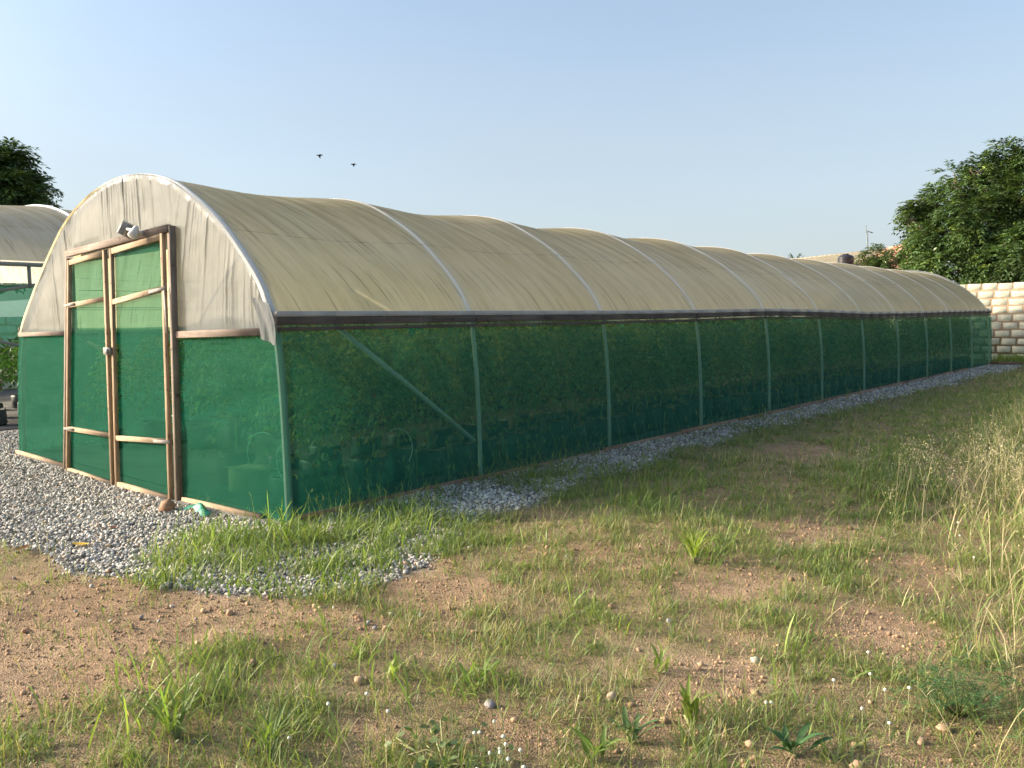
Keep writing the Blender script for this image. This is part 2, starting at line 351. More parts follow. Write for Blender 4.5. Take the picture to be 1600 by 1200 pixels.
def ellip(L, x, y, sd):
    wx = (fbm(x*2.2, y*2.2, sd)-.5)*.5; wy = (fbm(x*2.2+40, y*2.2+9, sd)-.5)*.5
    out = np.zeros_like(x); hf = np.ones_like(x)
    for e in L:
        c0 = gp(e[0], e[1])[:2]; A = np.stack([gp(e[0]+e[2], e[1])[:2]-c0, (gp(e[0], e[1]+e[3])[:2]-gp(e[0], e[1]-e[3])[:2])/2], 1)
        q = np.linalg.inv(A) @ np.stack([x+wx-c0[0], y+wy-c0[1]]); d = np.sqrt((q**2).sum(0))
        v = e[4]*(1-sstep(.55, 1.15, d))
        if len(e) > 5: hf = np.where(v > out*.9, e[5]*(v > .05)+hf*(v <= .05), hf)
        out = np.maximum(out, v)
    return out, hf
def gravel_mask(x, y):
    n = (fbm(x*1.7, y*1.7, 31)-.5)
    front = np.interp(x, [-12, -3, -1.4, .25, 1.2, 1.75, 2.2], [-2.6, -2.1, -1.72, -1.55, -1.25, -.7, 1.0])
    side = np.interp(y, [-1, .2, 1.2, 2.5, 6, 10.5, 18, 26, 40], [1.85, 1.5, 1.15, .95, .68, .66, .8, 1.05, 1.5])
    a = sstep(-.16, .10, y-front+n*.6); b = sstep(-.16, .10, side-x+n*.5)
    far = sstep(27.2, 26.5, y+n)
    return a*b*far
def gheight(x, y):
    x = np.asarray(x, float); y = np.asarray(y, float)
    inside = sstep(-.35, .1, y)*sstep(.3, -.15, x)
    rough = .06*(fbm(x*.6, y*.6, 3)-.5)+.035*(fbm(x*2.5, y*2.5, 5)-.5)+.016*(fbm(x*9, y*9, 6, 3)-.5)
    dip = -.12*np.exp(-((x+2.8)/2.5)**2-((y+.35)/.9)**2)
    mound = .05*np.exp(-((x-2.6)/1.2)**2-((y-1.5)/1.0)**2)
    return rough*(1-inside)*np.exp(-np.maximum(np.hypot(x, y)-45, 0)/60)-.012*(1-inside)+dip*(1-inside*.75)+mound*(1-inside)
def axis(lo, hi, st, far):
    a = list(np.arange(lo, hi+st/2, st)); d = st
    while a[-1] < far: d *= 1.18; a.append(a[-1]+d)
    d = st
    while a[0] > -far: d *= 1.18; a.insert(0, a[0]-d)
    return np.array(a)
gx, gy = axis(-6.5, 7.5, .055, 900), axis(-3.6, 9, .055, 900)
GX, GY = np.meshgrid(gx, gy, indexing='ij'); xf, yf = GX.ravel(), GY.ravel()
bare, _ = ellip(BARE, xf, yf, 11); gm = gravel_mask(xf, yf)
lit = np.clip(.85-bare, 0, 1)*(1-gm)
mb = MB(); mb.grid(np.stack([GX, GY, gheight(GX, GY)], -1), C=np.stack([gm, lit, bare], 1))
tag(mb.obj("ground", M['soil'], smooth=True), kind="structure")

def ico():
    t = (1+5**.5)/2
    V = np.array([(-1, t, 0), (1, t, 0), (-1, -t, 0), (1, -t, 0), (0, -1, t), (0, 1, t), (0, -1, -t), (0, 1, -t), (t, 0, -1), (t, 0, 1), (-t, 0, -1), (-t, 0, 1)], float)
    F = np.array([(0, 11, 5), (0, 5, 1), (0, 1, 7), (0, 7, 10), (0, 10, 11), (1, 5, 9), (5, 11, 4), (11, 10, 2), (10, 7, 6), (7, 1, 8), (3, 9, 4), (3, 4, 2), (3, 2, 6), (3, 6, 8), (3, 8, 9), (4, 9, 5), (2, 4, 11), (6, 2, 10), (8, 6, 7), (9, 8, 1)])
    return V/np.linalg.norm(V[0]), F
ICO_V, ICO_F = ico()
def rand_rot(n, tilt):
    a = RNG.uniform(0, 2*np.pi, n); b = RNG.normal(0, tilt, n); c_ = RNG.normal(0, tilt, n)
    def R(ax, t):
        m = np.zeros((n, 3, 3)); i, j = (ax+1) % 3, (ax+2) % 3
        m[:, ax, ax] = 1; m[:, i, i] = np.cos(t); m[:, j, j] = np.cos(t); m[:, i, j] = -np.sin(t); m[:, j, i] = np.sin(t); return m
    return R(2, a) @ R(0, b) @ R(1, c_)
def scatter_stones(mb, P, size, col, flat=.6, tilt=.5, jag=.22):
    n = len(P); V = ICO_V[None]*(1+RNG.uniform(-jag, jag, (n, 12, 1)))
    V = V*(size[:, None]*np.stack([RNG.uniform(.8, 1.3, n), RNG.uniform(.6, 1.0, n), RNG.uniform(flat*.7, flat*1.25, n)], 1))[:, None, :]
    V = np.einsum('nij,nkj->nki', rand_rot(n, tilt), V)+P[:, None, :]
    F = (ICO_F[None]+(np.arange(n)*12)[:, None, None]).reshape(-1, 3)
    mb.add(V.reshape(-1, 3), T=F, C=np.repeat(col, 12, 0))
# crushed stone: dense near the door, coarser far along the side
P = []
def gravel_pts(x0, x1, y0, y1, dens):
    n = int((x1-x0)*(y1-y0)*dens); x = RNG.uniform(x0, x1, n); y = RNG.uniform(y0, y1, n)
    k_ = RNG.uniform(0, 1, n) < gravel_mask(x, y)**1.3
    inside = (x < -.02) & (x > -6.25) & (y > -.115) & (y < 25.8); k_ &= ~inside; k_ &= ~((x < -8.75) & (y > .4))
    return np.stack([x[k_], y[k_]], 1)
for a in ((-9.5, 2.3, -2.8, .1, 3000), (-.02, 2.0, .1, 5, 2500), (-.05, 1.6, 5, 12, 1300), (-.05, 1.8, 12, 27.5, 700), (-9.2, -6.2, .1, 5, 900)):
    q = gravel_pts(*a); P.append(np.c_[q, np.full(len(q), a[4])])
P = np.concatenate(P); n = len(P); size = RNG.lognormal(0, .42, n)*.0108*np.where(P[:, 2] < 800, 1.8, np.where(P[:, 2] < 1500, 1.35, 1.0))
stray = 260; sx = RNG.uniform(-3, 3.2, stray); sy = RNG.uniform(-2.6, 1.2, stray); sm = gravel_mask(sx, sy); kk = (sm < .5) & (RNG.uniform(0, 1, stray) < np.exp(-3*np.hypot(np.maximum(sx-1.7, 0), np.maximum(-1.5-sy, 0)))) & ~((sx < 0) & (sy > 0))
P = np.concatenate([P, np.c_[sx[kk], sy[kk], np.zeros(kk.sum())]]); size = np.concatenate([size, RNG.uniform(.010, .019, kk.sum())]); n = len(P)
size = size.clip(.004, .0185*np.where(P[:, 2] == 700, 1.5, 1)); gz = gheight(P[:, 0], P[:, 1])+size*RNG.uniform(.1, 1.1, n)
b = RNG.normal(.41, .15, n).clip(.14, .85); tint = RNG.normal(0, .02, n)
col = np.stack([b*(1.05+tint), b, b*(.91-tint)], 1)
warm = RNG.uniform(0, 1, n) < .05; col[warm] *= np.array([1.0, .8, .62])
mb = MB(); scatter_stones(mb, np.c_[P[:, :2], gz], size, col, .6, .6, .36)
tag(mb.obj("gravel", M['stone']), "grey crushed stone spread in front of the doors and along the long side of the greenhouse", "gravel", kind="stuff")
# crumbs of red soil
n = 60000; x = RNG.uniform(-2.5, 6.6, n); y = RNG.uniform(-3.3, 4.5, n)
bm_, _ = ellip(BARE, x, y, 11); kk = (gravel_mask(x, y) < .3) & (RNG.uniform(0, 1, n) < .25+.75*bm_) & ~((x < 0.02) & (y > 0))
x, y = x[kk], y[kk]; n = len(x); s_ = RNG.lognormal(0, .5, n)*.0045
b = RNG.uniform(.5, 1.2, n)[:, None]
mb = MB(); scatter_stones(mb, np.stack([x, y, gheight(x, y)+s_*.3], 1), s_, np.array([[.46, .30, .18]])*b, .8)
tag(mb.obj("soil_crumbs", M['stone']), "loose crumbs and grit lying on the bare reddish soil", "soil", kind="stuff")

# ------------------------------------------------------------------ greenhouse
PR = np.array([(-.035, -.06), (-.045, .6), (-.07, 1.13), (-.12, 1.55), (-.2, 1.72), (-.33, 1.94), (-.56, 2.19), (-.95, 2.52), (-1.38, 2.78), (-1.82, 2.98), (-2.37, 3.10), (-2.95, 3.12), (-3.61, 3.02), (-4.27, 2.80), (-4.9, 2.41), (-5.49, 1.96), (-5.93, 1.53), (-6.12, .9), (-6.24, -.06)])
def catmull(P, m=14):
    Q = np.vstack([2*P[0]-P[1], P, 2*P[-1]-P[-2]]); o = []
    for i in range(1, len(Q)-2):
        for t in np.arange(m)/m:
            o.append(.5*((2*Q[i])+(-Q[i-1]+Q[i+1])*t+(2*Q[i-1]-5*Q[i]+4*Q[i+1]-Q[i+2])*t*t+(-Q[i-1]+3*Q[i]-3*Q[i+1]+Q[i+2])*t**3))
    o.append(P[-1]); return np.array(o)
PD = catmull(PR); PS = np.r_[0, np.cumsum(np.linalg.norm(np.diff(PD, axis=0), axis=1))]
def prof(s_): return np.stack([np.interp(s_, PS, PD[:, 0]), np.interp(s_, PS, PD[:, 1])], -1)
def pnorm(s_):
    t = prof(np.asarray(s_)+.02)-prof(np.asarray(s_)-.02); t /= np.linalg.norm(t, axis=-1)[..., None]+1e-9
    return np.stack([t[..., 1], -t[..., 0]], -1)
SP, NB = 2.348, 11; LEN = SP*NB
EZ = np.array([0, 0, 0, .01, .03, .01, -.03, -.03, -.02, 0, .01, .01])
def rz_(y): return -.065*sstep(7, 16, np.asarray(y, float))
def ez(y): return np.interp(y, np.arange(12)*SP, EZ)
s_eave = float(np.interp(1.66, PD[:100, 1], PS[:100])); s_left = float(PS[-1]-np.interp(1.55, PD[::-1][:100, 1], (PS[-1]-PS)[::-1][:100]))
HT = float(PD[:, 1].max())
gh = thing("greenhouse", (-3.1, 0, 0), "long arched greenhouse with dusty tan film roof, dark green net walls and wooden double doors", "greenhouse")
# hoops
for i in range(12):
    s_ = np.linspace(0, PS[-1], 80); p = prof(s_); y = i*SP
    r = .034 if i == 0 else .023
    z = p[:, 1]+EZ[i]*np.clip(p[:, 1]/1.7, 0, 1)*(p[:, 0] > -2.4)*np.clip((3.05-p[:, 1])/1.3, 0, 1)+float(rz_(y))*np.clip((p[:, 1]-1.7)/1.3, 0, 1)
    off = pnorm(s_)*(-.026 if i else -.012)
    # under the net a hoop is grey pipe, over the roof it is wrapped in clean film
    mb = MB(); mb.tube(np.stack([p[:, 0]+off[:, 0]-np.where(p[:, 1] < 1.60, .02, 0)*np.where(p[:, 0] > -3, 1, -1), np.full(80, y+(.034 if i == 0 else (-.03 if i == 11 else 0))), z+off[:, 1]], 1), r, 10)
    mb.obj("hoop", M['pipe'] if i == 0 else M['pipe_in'], gh, True)
# roof film
ny, ns = NB*26+1, 110
yy = np.unique(np.clip(np.concatenate([np.linspace(-.03, LEN+.03, ny)]+[i*SP+np.array([-.05, -.03, -.018, -.012, 0, .012, .018, .03, .05]) for i in range(12)]), -.03, LEN+.03)); ss = np.linspace(s_eave, s_left, ns); S, Y = np.meshgrid(ss, yy)
fr = np.mod(np.clip(Y, 0, LEN-1e-6)/SP, 1); bay = np.floor(np.clip(Y, 0, LEN-1e-6)/SP)
arch = np.clip(np.sin(np.pi*(S-s_eave)/(s_left-s_eave)), 0, 1)
depth = .055+.035*vnoise(bay*3.7, bay*1.3+S*.3, 4)
sag = depth*(.55*np.sin(np.pi*fr)**2+.45*np.sin(np.pi*fr)**1.0)*np.power(arch, .7)
wr = (fbm((Y+S*.5)*6, S*.8, 8)-.5)*.016*np.sin(np.pi*fr)+(fbm((Y-S*.9)*9, S*1.2, 9)-.5)*.022*np.exp(-((S-s_eave)/.5)**2)
hd_ = np.minimum(fr, 1-fr)*SP; hoopn = np.maximum(.42*np.exp(-(hd_/.07)**2), 1-sstep(.018, .038, hd_))*(.78+.25*vnoise(Y*3, S*4, 19))*sstep(3.9, 3.4, S-s_eave)
humpn = .010*(1-sstep(.0, .03, hd_))
pp, pn = prof(S), pnorm(S)
X = pp[..., 0]+pn[..., 0]*(wr-sag+humpn); Z = pp[..., 1]+pn[..., 1]*(wr-sag+humpn)+ez(Y)*(pp[..., 0] > -2.4)*np.clip((3.05-pp[..., 1])/1.3, 0, 1)+rz_(Y)*np.clip((pp[..., 1]-1.7)/1.3, 0, 1)
mb = MB(); mb.grid(np.stack([X, Y, Z], -1), C=np.stack([Y.ravel(), np.minimum(S-s_eave, s_left-S).ravel(), hoopn.ravel()], 1))
mb.obj("roof_film", M['roof'], gh, True)
# gable film in three pleated pieces
def zarch(x):
    j = np.argsort(PD[60:-30, 0]); return np.interp(x, PD[60:-30, 0][j], PD[60:-30, 1][j])
def gable_piece(xl, xr, zb0, zb1, tl, tr, yb, sd, curve=False):
    nx, nz = int((xr-xl)/.007), 150
    u, v = np.meshgrid(np.linspace(0, 1, nx), np.linspace(0, 1, nz), indexing='ij')
    x = xl+(xr-xl)*u; zb = zb0+(zb1-zb0)*u; z = zb+(np.maximum(zarch(x)-.0, zb+.01)-zb)*v
    lean = tl+(tr-tl)*u
    q = x-lean*(z-zb)
    wv = fbm(x*1.2, z*.9, sd)*.16
    n1 = vnoise((q+wv)*7, z*.45, sd+1); n2 = vnoise((q+wv*.8)*17+3, z*.55, sd+2); n3 = vnoise((q+wv*.5)*34, z*.8, sd+5)
    rid = lambda n_, p_: np.power(1-np.abs(2*n_-1), p_)
    msk = .25+.75*sstep(.35, .65, fbm(x*1.5, z*1.2, sd+7))
    d = (.016*rid(n1, 4)*msk+.007*rid(n2, 3.5)*msk+.002*rid(n3, 2.5)*msk)*np.clip((zarch(x)-zb)/.4, 0, 1)+.05*(fbm(x*1.3, z*1.1, sd+3)-.5)
    edge = np.minimum(np.minimum(u, 1-u)*(xr-xl), np.minimum(v, 1-v)*(z-zb+.3))
    d = d*sstep(0, .10, edge+.02)
    mb = MB(); mb.grid(np.stack([x, yb-d, z], -1)); return mb.obj("gable_film", M['gable'], gh, True)
gable_piece(-5.93, -4.09, 1.54, 1.56, -.20, -.12, -.012, 40)
gable_piece(-4.09, -1.73, 2.47, 2.55, .06, -.05, -.012, 50)
gable_piece(-1.73, -.15, 1.54, 1.55, .36, -.02, -.012, 60)
# crumpled film ends gathered over the corner of the front arch
u, v = np.meshgrid(np.linspace(0, 1, 26), np.linspace(0, 1, 30), indexing='ij')
xx = -.24+.22*u; zz = 1.50+.34*v-.06*u
P_ = np.stack([xx-.10*v*v, -.05-.016*fbm(u*7, v*2, 71)-.02*np.sin(u*9+v*3)*.5, zz], -1)
mb = MB(); mb.grid(P_); mb.obj("film_fold", M['gable'], gh, True)
# film hanging between the head of the doors and the lintel
mb = MB(); mb.grid(np.stack(np.meshgrid(np.linspace(-3.9, -1.8, 30), [-.01], np.linspace(2.34, 2.5, 6), indexing='ij'), -1)[:, 0]+0)
mb.obj("gable_film", M['gable'], gh, True)
# rear gable: film above, net below
xs = np.linspace(-5.9, -.13, 60); mb = MB()
mb.grid(np.stack([np.stack([xs, np.full(60, LEN+.01+.0*xs), np.full(60, 1.5)], 1), np.stack([xs, np.full(60, LEN+.01), np.maximum(zarch(xs), 1.51)], 1)], 1)); mb.obj("gable_film", M['gable'], gh, True)
def wall_net(name, x0, x1, y, z0, z1, m, amp=.015, sd=1):
    nx = max(2, int((x1-x0)/.05)); x, z = np.meshgrid(np.linspace(x0, x1, nx), np.linspace(z0, z1, 30), indexing='ij')
    e = np.minimum(np.minimum(x-x0, x1-x), np.minimum(z-z0, z1-z))
    xx = x
    if abs(x1+.04) < .02:                            # right edge follows the corner post
        pr = np.interp(z, PD[:60, 1], PD[:60, 0]); xx = x0+(x-x0)*(pr-.0-x0)/(x1-x0)
    if x0 < -6: pl = np.interp(z, PD[::-1][:60, 1], PD[::-1][:60, 0]); xx = x1-(x1-x)*(x1-pl)/(x1-x0)
    d = amp*(fbm(x*2+z*1.2, z*5, sd)-.5)*2*sstep(0, .12, e)
    mb = MB(); mb.grid(np.stack([xx, y-d, z], -1)); return mb.obj(name, m, gh, True)
wall_net("net_panel", -6.22, -4.45, -.02, -.02, 1.55, M['net'], .02, 81)
wall_net("net_panel", -1.80, -.045, -.02, -.05, 1.55, M['net'], .03, 82)
wall_net("net_panel", -6.1, -.06, LEN+.02, 0, 1.5, M['net_dark'], .02, 83)
# long side nets
def side_net(right, m):
    ysn = np.linspace(-.01, LEN+.02, NB*14+1); zs = np.linspace(-.02, 1.62, 26); Yg, Zg = np.meshgrid(ysn, zs, indexing='ij')
    f = np.mod(Yg/SP, 1)
    if right: Xg = np.interp(Zg, PD[:60, 1], PD[:60, 0])+.012
    else: Xg = np.interp(Zg, PD[::-1][:60, 1], PD[::-1][:60, 0])-.012
    d = (.025*(fbm(Yg*.8, Zg*1.4, 84)-.5)-.012*np.sin(np.pi*f))*np.sin(np.pi*np.clip(Zg/1.62, 0, 1))
    mb = MB(); mb.grid(np.stack([Xg+(d if right else -d), Yg, Zg+ez(Yg)*np.clip(Zg/1.6, 0, 1)], -1)); return mb.obj("side_net", m, gh, True)
side_net(True, M['net_dark']); side_net(False, M['net'])
# boards under the eaves, bay by bay
for k_ in range(5):
    y0, y1 = k_*LEN/5, (k_+1)*LEN/5; mb = MB(); m2 = MB(); m3 = MB(); ys_ = np.linspace(y0, y1-.004, 10)
    for a, b in zip(ys_[:-1], ys_[1:]):
        za, zb = 1.64+float(ez(a)), 1.64+float(ez(b)); w_ = .006*math.sin(a*5.1)
        mb.plank((-.092+w_*.3, a, za), (-.092+w_*.3, b, zb), .070, .035, (1, 0, 0))
        m3.plank((-.088, a, za-.066), (-.088, b, zb-.066), .032, .026, (1, 0, 0))
        m2.plank((-.105, a, za+.058), (-.105, b, zb+.058), .044, .075, (1, 0, 0))
    mb.obj("eave_board", M['board_y'], gh); m3.obj("batten", M['board_y'], gh); m2.obj("eave_film", M['film_edge'], gh)
mb = MB()
for k_ in range(10): mb.plank((-6.03, k_*LEN/10, 1.6), (-6.03, (k_+1)*LEN/10, 1.6), .08, .035, (-1, 0, 0))
mb.obj("eave_board", M['board_y'], gh)
y = 0.05
while y < LEN:
    L_ = random.uniform(1.7, 2.9); mb = MB(); z = .015+random.uniform(-.012, .02); e = min(y+L_, LEN)
    mb.plank((.015+random.uniform(-.01, .015), y, z), (.015+random.uniform(-.01, .015), e-.02, z+random.uniform(-.02, .02)), random.uniform(.06, .085), .025, (1, 0, random.uniform(-.1, .3)))
    mb.obj("base_board", M['base_y'], gh); y += L_
# front boards
for p0, p1, wd in (((-5.88, -.045, 1.545), (-4.27, -.045, 1.56), .05), ((-1.70, -.045, 1.535), (-.25, -.045, 1.555), .062)):
    mb = MB(); mb.plank(p0, p1, wd, .03); mb.obj("gable_board", M['jamb_x'], gh)
for p0, p1, wd in (((-6.22, -.05, .005), (-4.52, -.05, -.01), .055), ((-1.72, -.05, -.045), (-.36, -.05, -.012), .065)):
    mb = MB(); mb.plank(p0, p1, wd, .03); mb.obj("base_board", M['wood_x'], gh)
# brace and purlin pipes inside
mb = MB(); mb.tube([(-.17, .60, 1.62), (-.15, 1.5, .98), (-.13, 2.31, .38)], .024, 10); mb.obj("brace", M['pipe_in'], gh, True)
mb = MB(); mb.tube([(-6.0, .6, 1.6), (-6.05, 2.3, .4)], .024, 10); mb.obj("brace", M['pipe_in'], gh, True)
for sx_, sz_ in ((-3.0, 3.02),):
    mb = MB(); mb.tube([(sx_, 0, sz_-.03), (sx_, LEN, sz_-.03)], .014, 6); mb.obj("purlin", M['pipe_in'], gh, True)
for zz_ in (2.05, 1.85):                             # crop wires
    mb = MB()
    for sx_ in (-.75, -1.95, -4.3, -5.4): mb.tube([(sx_, .1, zz_), (sx_, LEN-.1, zz_)], .003, 4)
    mb.obj("crop_wire", M['black'], gh)
# door frame and doors
YF = -.07
mb = MB(); mb.plank((-4.13, YF, 2.445), (-1.70, YF, 2.52), .070, .05); mb.obj("lintel", M['jamb_x'], gh)
mb = MB(); mb.plank((-4.545, YF+.01, -.09), (-4.135, YF+.02, 2.40), .045, .06); mb.obj("door_jamb", M['jamb_z'], gh)
mb = MB(); mb.plank((-1.785, YF+.01, -.10), (-1.695, YF+.02, 2.545), .044, .06); mb.obj("door_jamb", M['jamb_z'], gh)
def bil(q, u, v):
    tl, tr, bl, br = [np.array(a, float) for a in q]; return (bl*(1-u)+br*u)*(1-v)+(tl*(1-u)+tr*u)*v
def door(q, rails, strap_side, nm):
    d = bpy.data.objects.new("door", None); COL.objects.link(d); d.parent = gh; d.location = (q[2][0]+3.1, YF, q[2][1]); d["label"] = nm
    X3 = lambda p, y=YF-.012: (p[0], y, p[1])
    tl, tr, bl, br = q; wS = .043
    def inset(p, dx, dz): return (p[0]+dx, p[1]+dz)
    mb = MB(); mb.plank(X3(inset(bl, wS/2, -.0)), X3(inset(tl, wS/2, 0)), wS, .036); mb.obj("stile", M['wood_z'], d)
    mb = MB(); mb.plank(X3(inset(br, -wS/2, 0)), X3(inset(tr, -wS/2, 0)), wS, .036); mb.obj("stile", M['wood_z'], d)
    for va, vb, wd in [(1, 1, .056), (0, 0, .058)]+rails:
        a = bil(q, 0, va); b_ = bil(q, 1, vb); o_ = -wd/2 if va == 1 else (wd/2 if va == 0 else 0)
        dx = (b_-a)/np.linalg.norm(b_-a)*(wS+.001); mb = MB(); mb.plank(X3((a[0]+dx[0], a[1]+o_)), X3((b_[0]-dx[0], b_[1]+o_)), wd, .032); mb.obj("rail", M['wood_x'], d)
    for va, vb, wd in rails:                          # steel hinge straps on the hinge side
        a, b_ = bil(q, 0, va), bil(q, 1, vb); e = (b_-a)/np.linalg.norm(b_-a)
        if strap_side == 'l': s0, s1 = a-e*.05, a+e*.24
        else: s0, s1 = b_+e*.05, b_-e*.30
        mb = MB(); mb.plank((s0[0], YF-.035, s0[1]), (s1[0], YF-.035, s1[1]), wd*.6, .005, b=.001); mb.obj("hinge_strap", M['steel'], d)
    u, v = np.meshgrid(np.linspace(.02, .98, 30), np.linspace(.012, .988, 50), indexing='ij')
    tl, tr, bl, br = [np.array(a, float) for a in q]
    p = (bl*(1-u[..., None])+br*u[..., None])*(1-v[..., None])+(tl*(1-u[..., None])+tr*u[..., None])*v[..., None]
    dd = .02*(fbm(u*4, v*9, 90)-.5)
    mb = MB(); mb.grid(np.stack([p[..., 0], YF+.018+dd*np.sin(u*np.pi), p[..., 1]], -1)); mb.obj("door_net", M['net'], d, True)
    return d
LQ = ((-4.055, 2.37), (-3.075, 2.415), (-4.455, -.065), (-3.185, -.085)); RQ = ((-2.95, 2.42), (-1.785, 2.48), (-3.115, -.075), (-1.88, -.075))
dl = door(LQ, [(.795, .80, .048), (.215, .222, .048)], 'l', "narrow left door leaf, net on a wooden frame")
dr = door(RQ, [(.782, .80, .052), (.212, .23, .050)], 'r', "wide right door leaf, net on a wooden frame")
mb = MB(); mb.box((-3.07, YF-.045, 1.37), (.16, .03, .075)); mb.box((-3.05, YF-.066, 1.37), (.05, .014, .04)); mb.obj("latch", M['steel'], dr)
mb = MB(); mb.plank((-1.74, YF-.05, 1.55), (-1.76, YF-.05, 1.95), .03, .006, b=.001); mb.obj("hinge_strap", M['steel'], gh)

# things near the door
lamp = thing("solar_light", (-2.2, YF-.03, 2.53), "small white solar spotlight with tilted panel fixed on the lintel above the doors", "light")
lp = lambda x, y, z: (-2.2+x, YF-.03+y, 2.53+z)
mb = MB(); mb.tube([lp(.02, .01, -.02), lp(.02, -.05, -.01)], .018, 10); mb.obj("bracket", M['white_tin'], lamp, True)
mb = MB(); mb.tube([lp(.02, -.05, -.01), lp(-.06, -.07, .02), lp(-.12, -.08, .03)], [.014, .014, .016], 10); mb.obj("arm", M['white_tin'], lamp, True)
mb = MB(); mb.tube([lp(.02, -.055, .04), lp(.035, -.07, .01), lp(.05, -.11, -.055), lp(.052, -.115, -.06)], [.022, .034, .048, .02], 16); mb.obj("lamp_head", M['white_tin'], lamp, True)
mb = MB(); e1, e2 = np.array([.13, .0, .085]), np.array([.05, -.11, .035]); c0 = np.array(lp(-.20, -.06, .04)); nn = np.cross(e1, e2); nn /= np.linalg.norm(nn)
mb.hexa([c0-e1*.6-e2*.6, c0+e1*.6-e2*.6, c0+e1*.6+e2*.6, c0-e1*.6+e2*.6], [p+nn*.012 for p in (c0-e1*.6-e2*.6, c0+e1*.6-e2*.6, c0+e1*.6+e2*.6, c0-e1*.6+e2*.6)])
pan = mb.obj("solar_panel", M['white_tin'], lamp)
mb = MB(); q = [c0+nn*.0125+e1*a*.54+e2*b*.54 for a, b in ((-1, -1), (1, -1), (1, 1), (-1, 1))]; mb.hexa(q, [p+nn*.003 for p in q]); mb.obj("solar_cells", M['solar'], pan)
cx, cy, _ = gp(262, 786); mb = MB(); scatter_stones(mb, np.array([[cx, cy, float(gheight(cx, cy))+.05]]), np.array([.085]), np.array([[.30, .17, .10]]), .8, .3, .15)
tag(mb.obj("brick_chunk", M['stone'], loc=(cx, cy, float(gheight(cx, cy)))), "rust brown lump of broken brick at the foot of the right door leaf", "brick")
c0 = gp(302, 795); u, v = np.meshgrid(np.linspace(0, 1, 22), np.linspace(0, 1, 8), indexing='ij')
P_ = np.stack([c0[0]-.22+.42*u, -.16-.09*v+.03*np.sin(u*5), float(gheight(c0[0], -.15))+.02+.05*np.sin(u*3.1)*np.sin(v*3.1)+.015*np.sin(u*14+v*4)], -1)
mb = MB(); mb.grid(P_); mb.obj("net_scrap", m_plain("green_plastic_net_scrap", (.015, .22, .14), .5, .4, 0, .3, 30), None, True, (c0[0], -.2, 0)); tag(bpy.data.objects["net_scrap"], "crumpled scrap of green net on the gravel beside the right door jamb", "net scrap")
def leafpiece(name, px, py, L_, col, label, rz):
    c_ = gp(px, py); z = float(gheight(c_[0], c_[1]))+.03
    u, v = np.meshgrid(np.linspace(-1, 1, 9), np.linspace(-1, 1, 5), indexing='ij'); wd = (1-u**2)*.42
    X_ = u*L_/2; Y_ = v*wd*L_/2; cs, sn = math.cos(rz), math.sin(rz)
    mb = MB(); mb.grid(np.stack([c_[0]+X_*cs-Y_*sn, c_[1]+X_*sn+Y_*cs, z+.25*np.abs(Y_)+.3*L_*u*u*.3], -1), C=col)
    tag(mb.obj(name, M['leaf'], None, True, tuple(c_)), label, "leaf")
leafpiece("dry_leaf", 126, 850, .16, (.62, .40, .06), "yellow fallen leaf on the edge of the gravel", .5)
leafpiece("dry_leaf", 176, 818, .10, (.22, .05, .03), "dark red fallen leaf lying on the grey gravel", 1.0)
leafpiece("dry_leaf", 36, 858, .14, (.22, .09, .03), "brown curled leaf where gravel meets red soil", 2.0)

# ------------------------------------------------------------------ leaves and plants
def leaflets(mb, base, dirv, L, W, col, fold=.0, up=None):
    """diamond leaflets: base (n,3), unit dir (n,3)"""
    n = len(base); ref = np.array([0, 0, 1.0]) if up is None else up
    a = np.cross(dirv, np.broadcast_to(ref, dirv.shape)+RNG.normal(0, .35, (n, 3))); a /= np.linalg.norm(a, axis=1)[:, None]+1e-9
    L = np.broadcast_to(L, (n,))[:, None]; W = np.broadcast_to(W, (n,))[:, None]
    dn = np.cross(a, dirv)
    V = np.stack([base, base+dirv*L*.45+a*W/2+dn*W*fold, base+dirv*L-dn*W*fold, base+dirv*L*.45-a*W/2+dn*W*fold], 1)
    mb.add(V.reshape(-1, 3), Q=np.arange(n*4).reshape(-1, 4), C=np.repeat(np.broadcast_to(col, (n, 3)), 4, 0))
def fronds(mb, base, dirv, L, W, nl, col, droop=.5, leafL=.35, leafW=.12):
    """pinnate sprays: nl leaflet pairs along a drooping rib"""
    n = len(base); side = np.cross(dirv, [0, 0, 1.0]); side /= np.linalg.norm(side, axis=1)[:, None]+1e-9
    B, D, C, LL = [], [], [], []
    for j in range(nl):
        t = (j+1)/nl; p = base+dirv*(L*t)[:, None]; p[:, 2] -= droop*L*t*t
        for sg in (-1, 1):
            d = dirv*.55+side*sg*(.9-.35*t); d[:, 2] -= droop*(.4+.5*t)+RNG.normal(0, .18, n); d /= np.linalg.norm(d, axis=1)[:, None]
            B.append(p); D.append(d); C.append(col*RNG.uniform(.8, 1.2, (n, 1))); LL.append(L*leafL*(1.05-.4*abs(t-.45)))
    B, D, C, LL = np.concatenate(B), np.concatenate(D), np.concatenate(C), np.concatenate(LL)
    leaflets(mb, B, D, LL, LL*leafW/leafL*W, C, .12)
def rdir(n, zb=0.0):
    d = RNG.normal(0, 1, (n, 3)); d[:, 2] += zb; return d/np.linalg.norm(d, axis=1)[:, None]
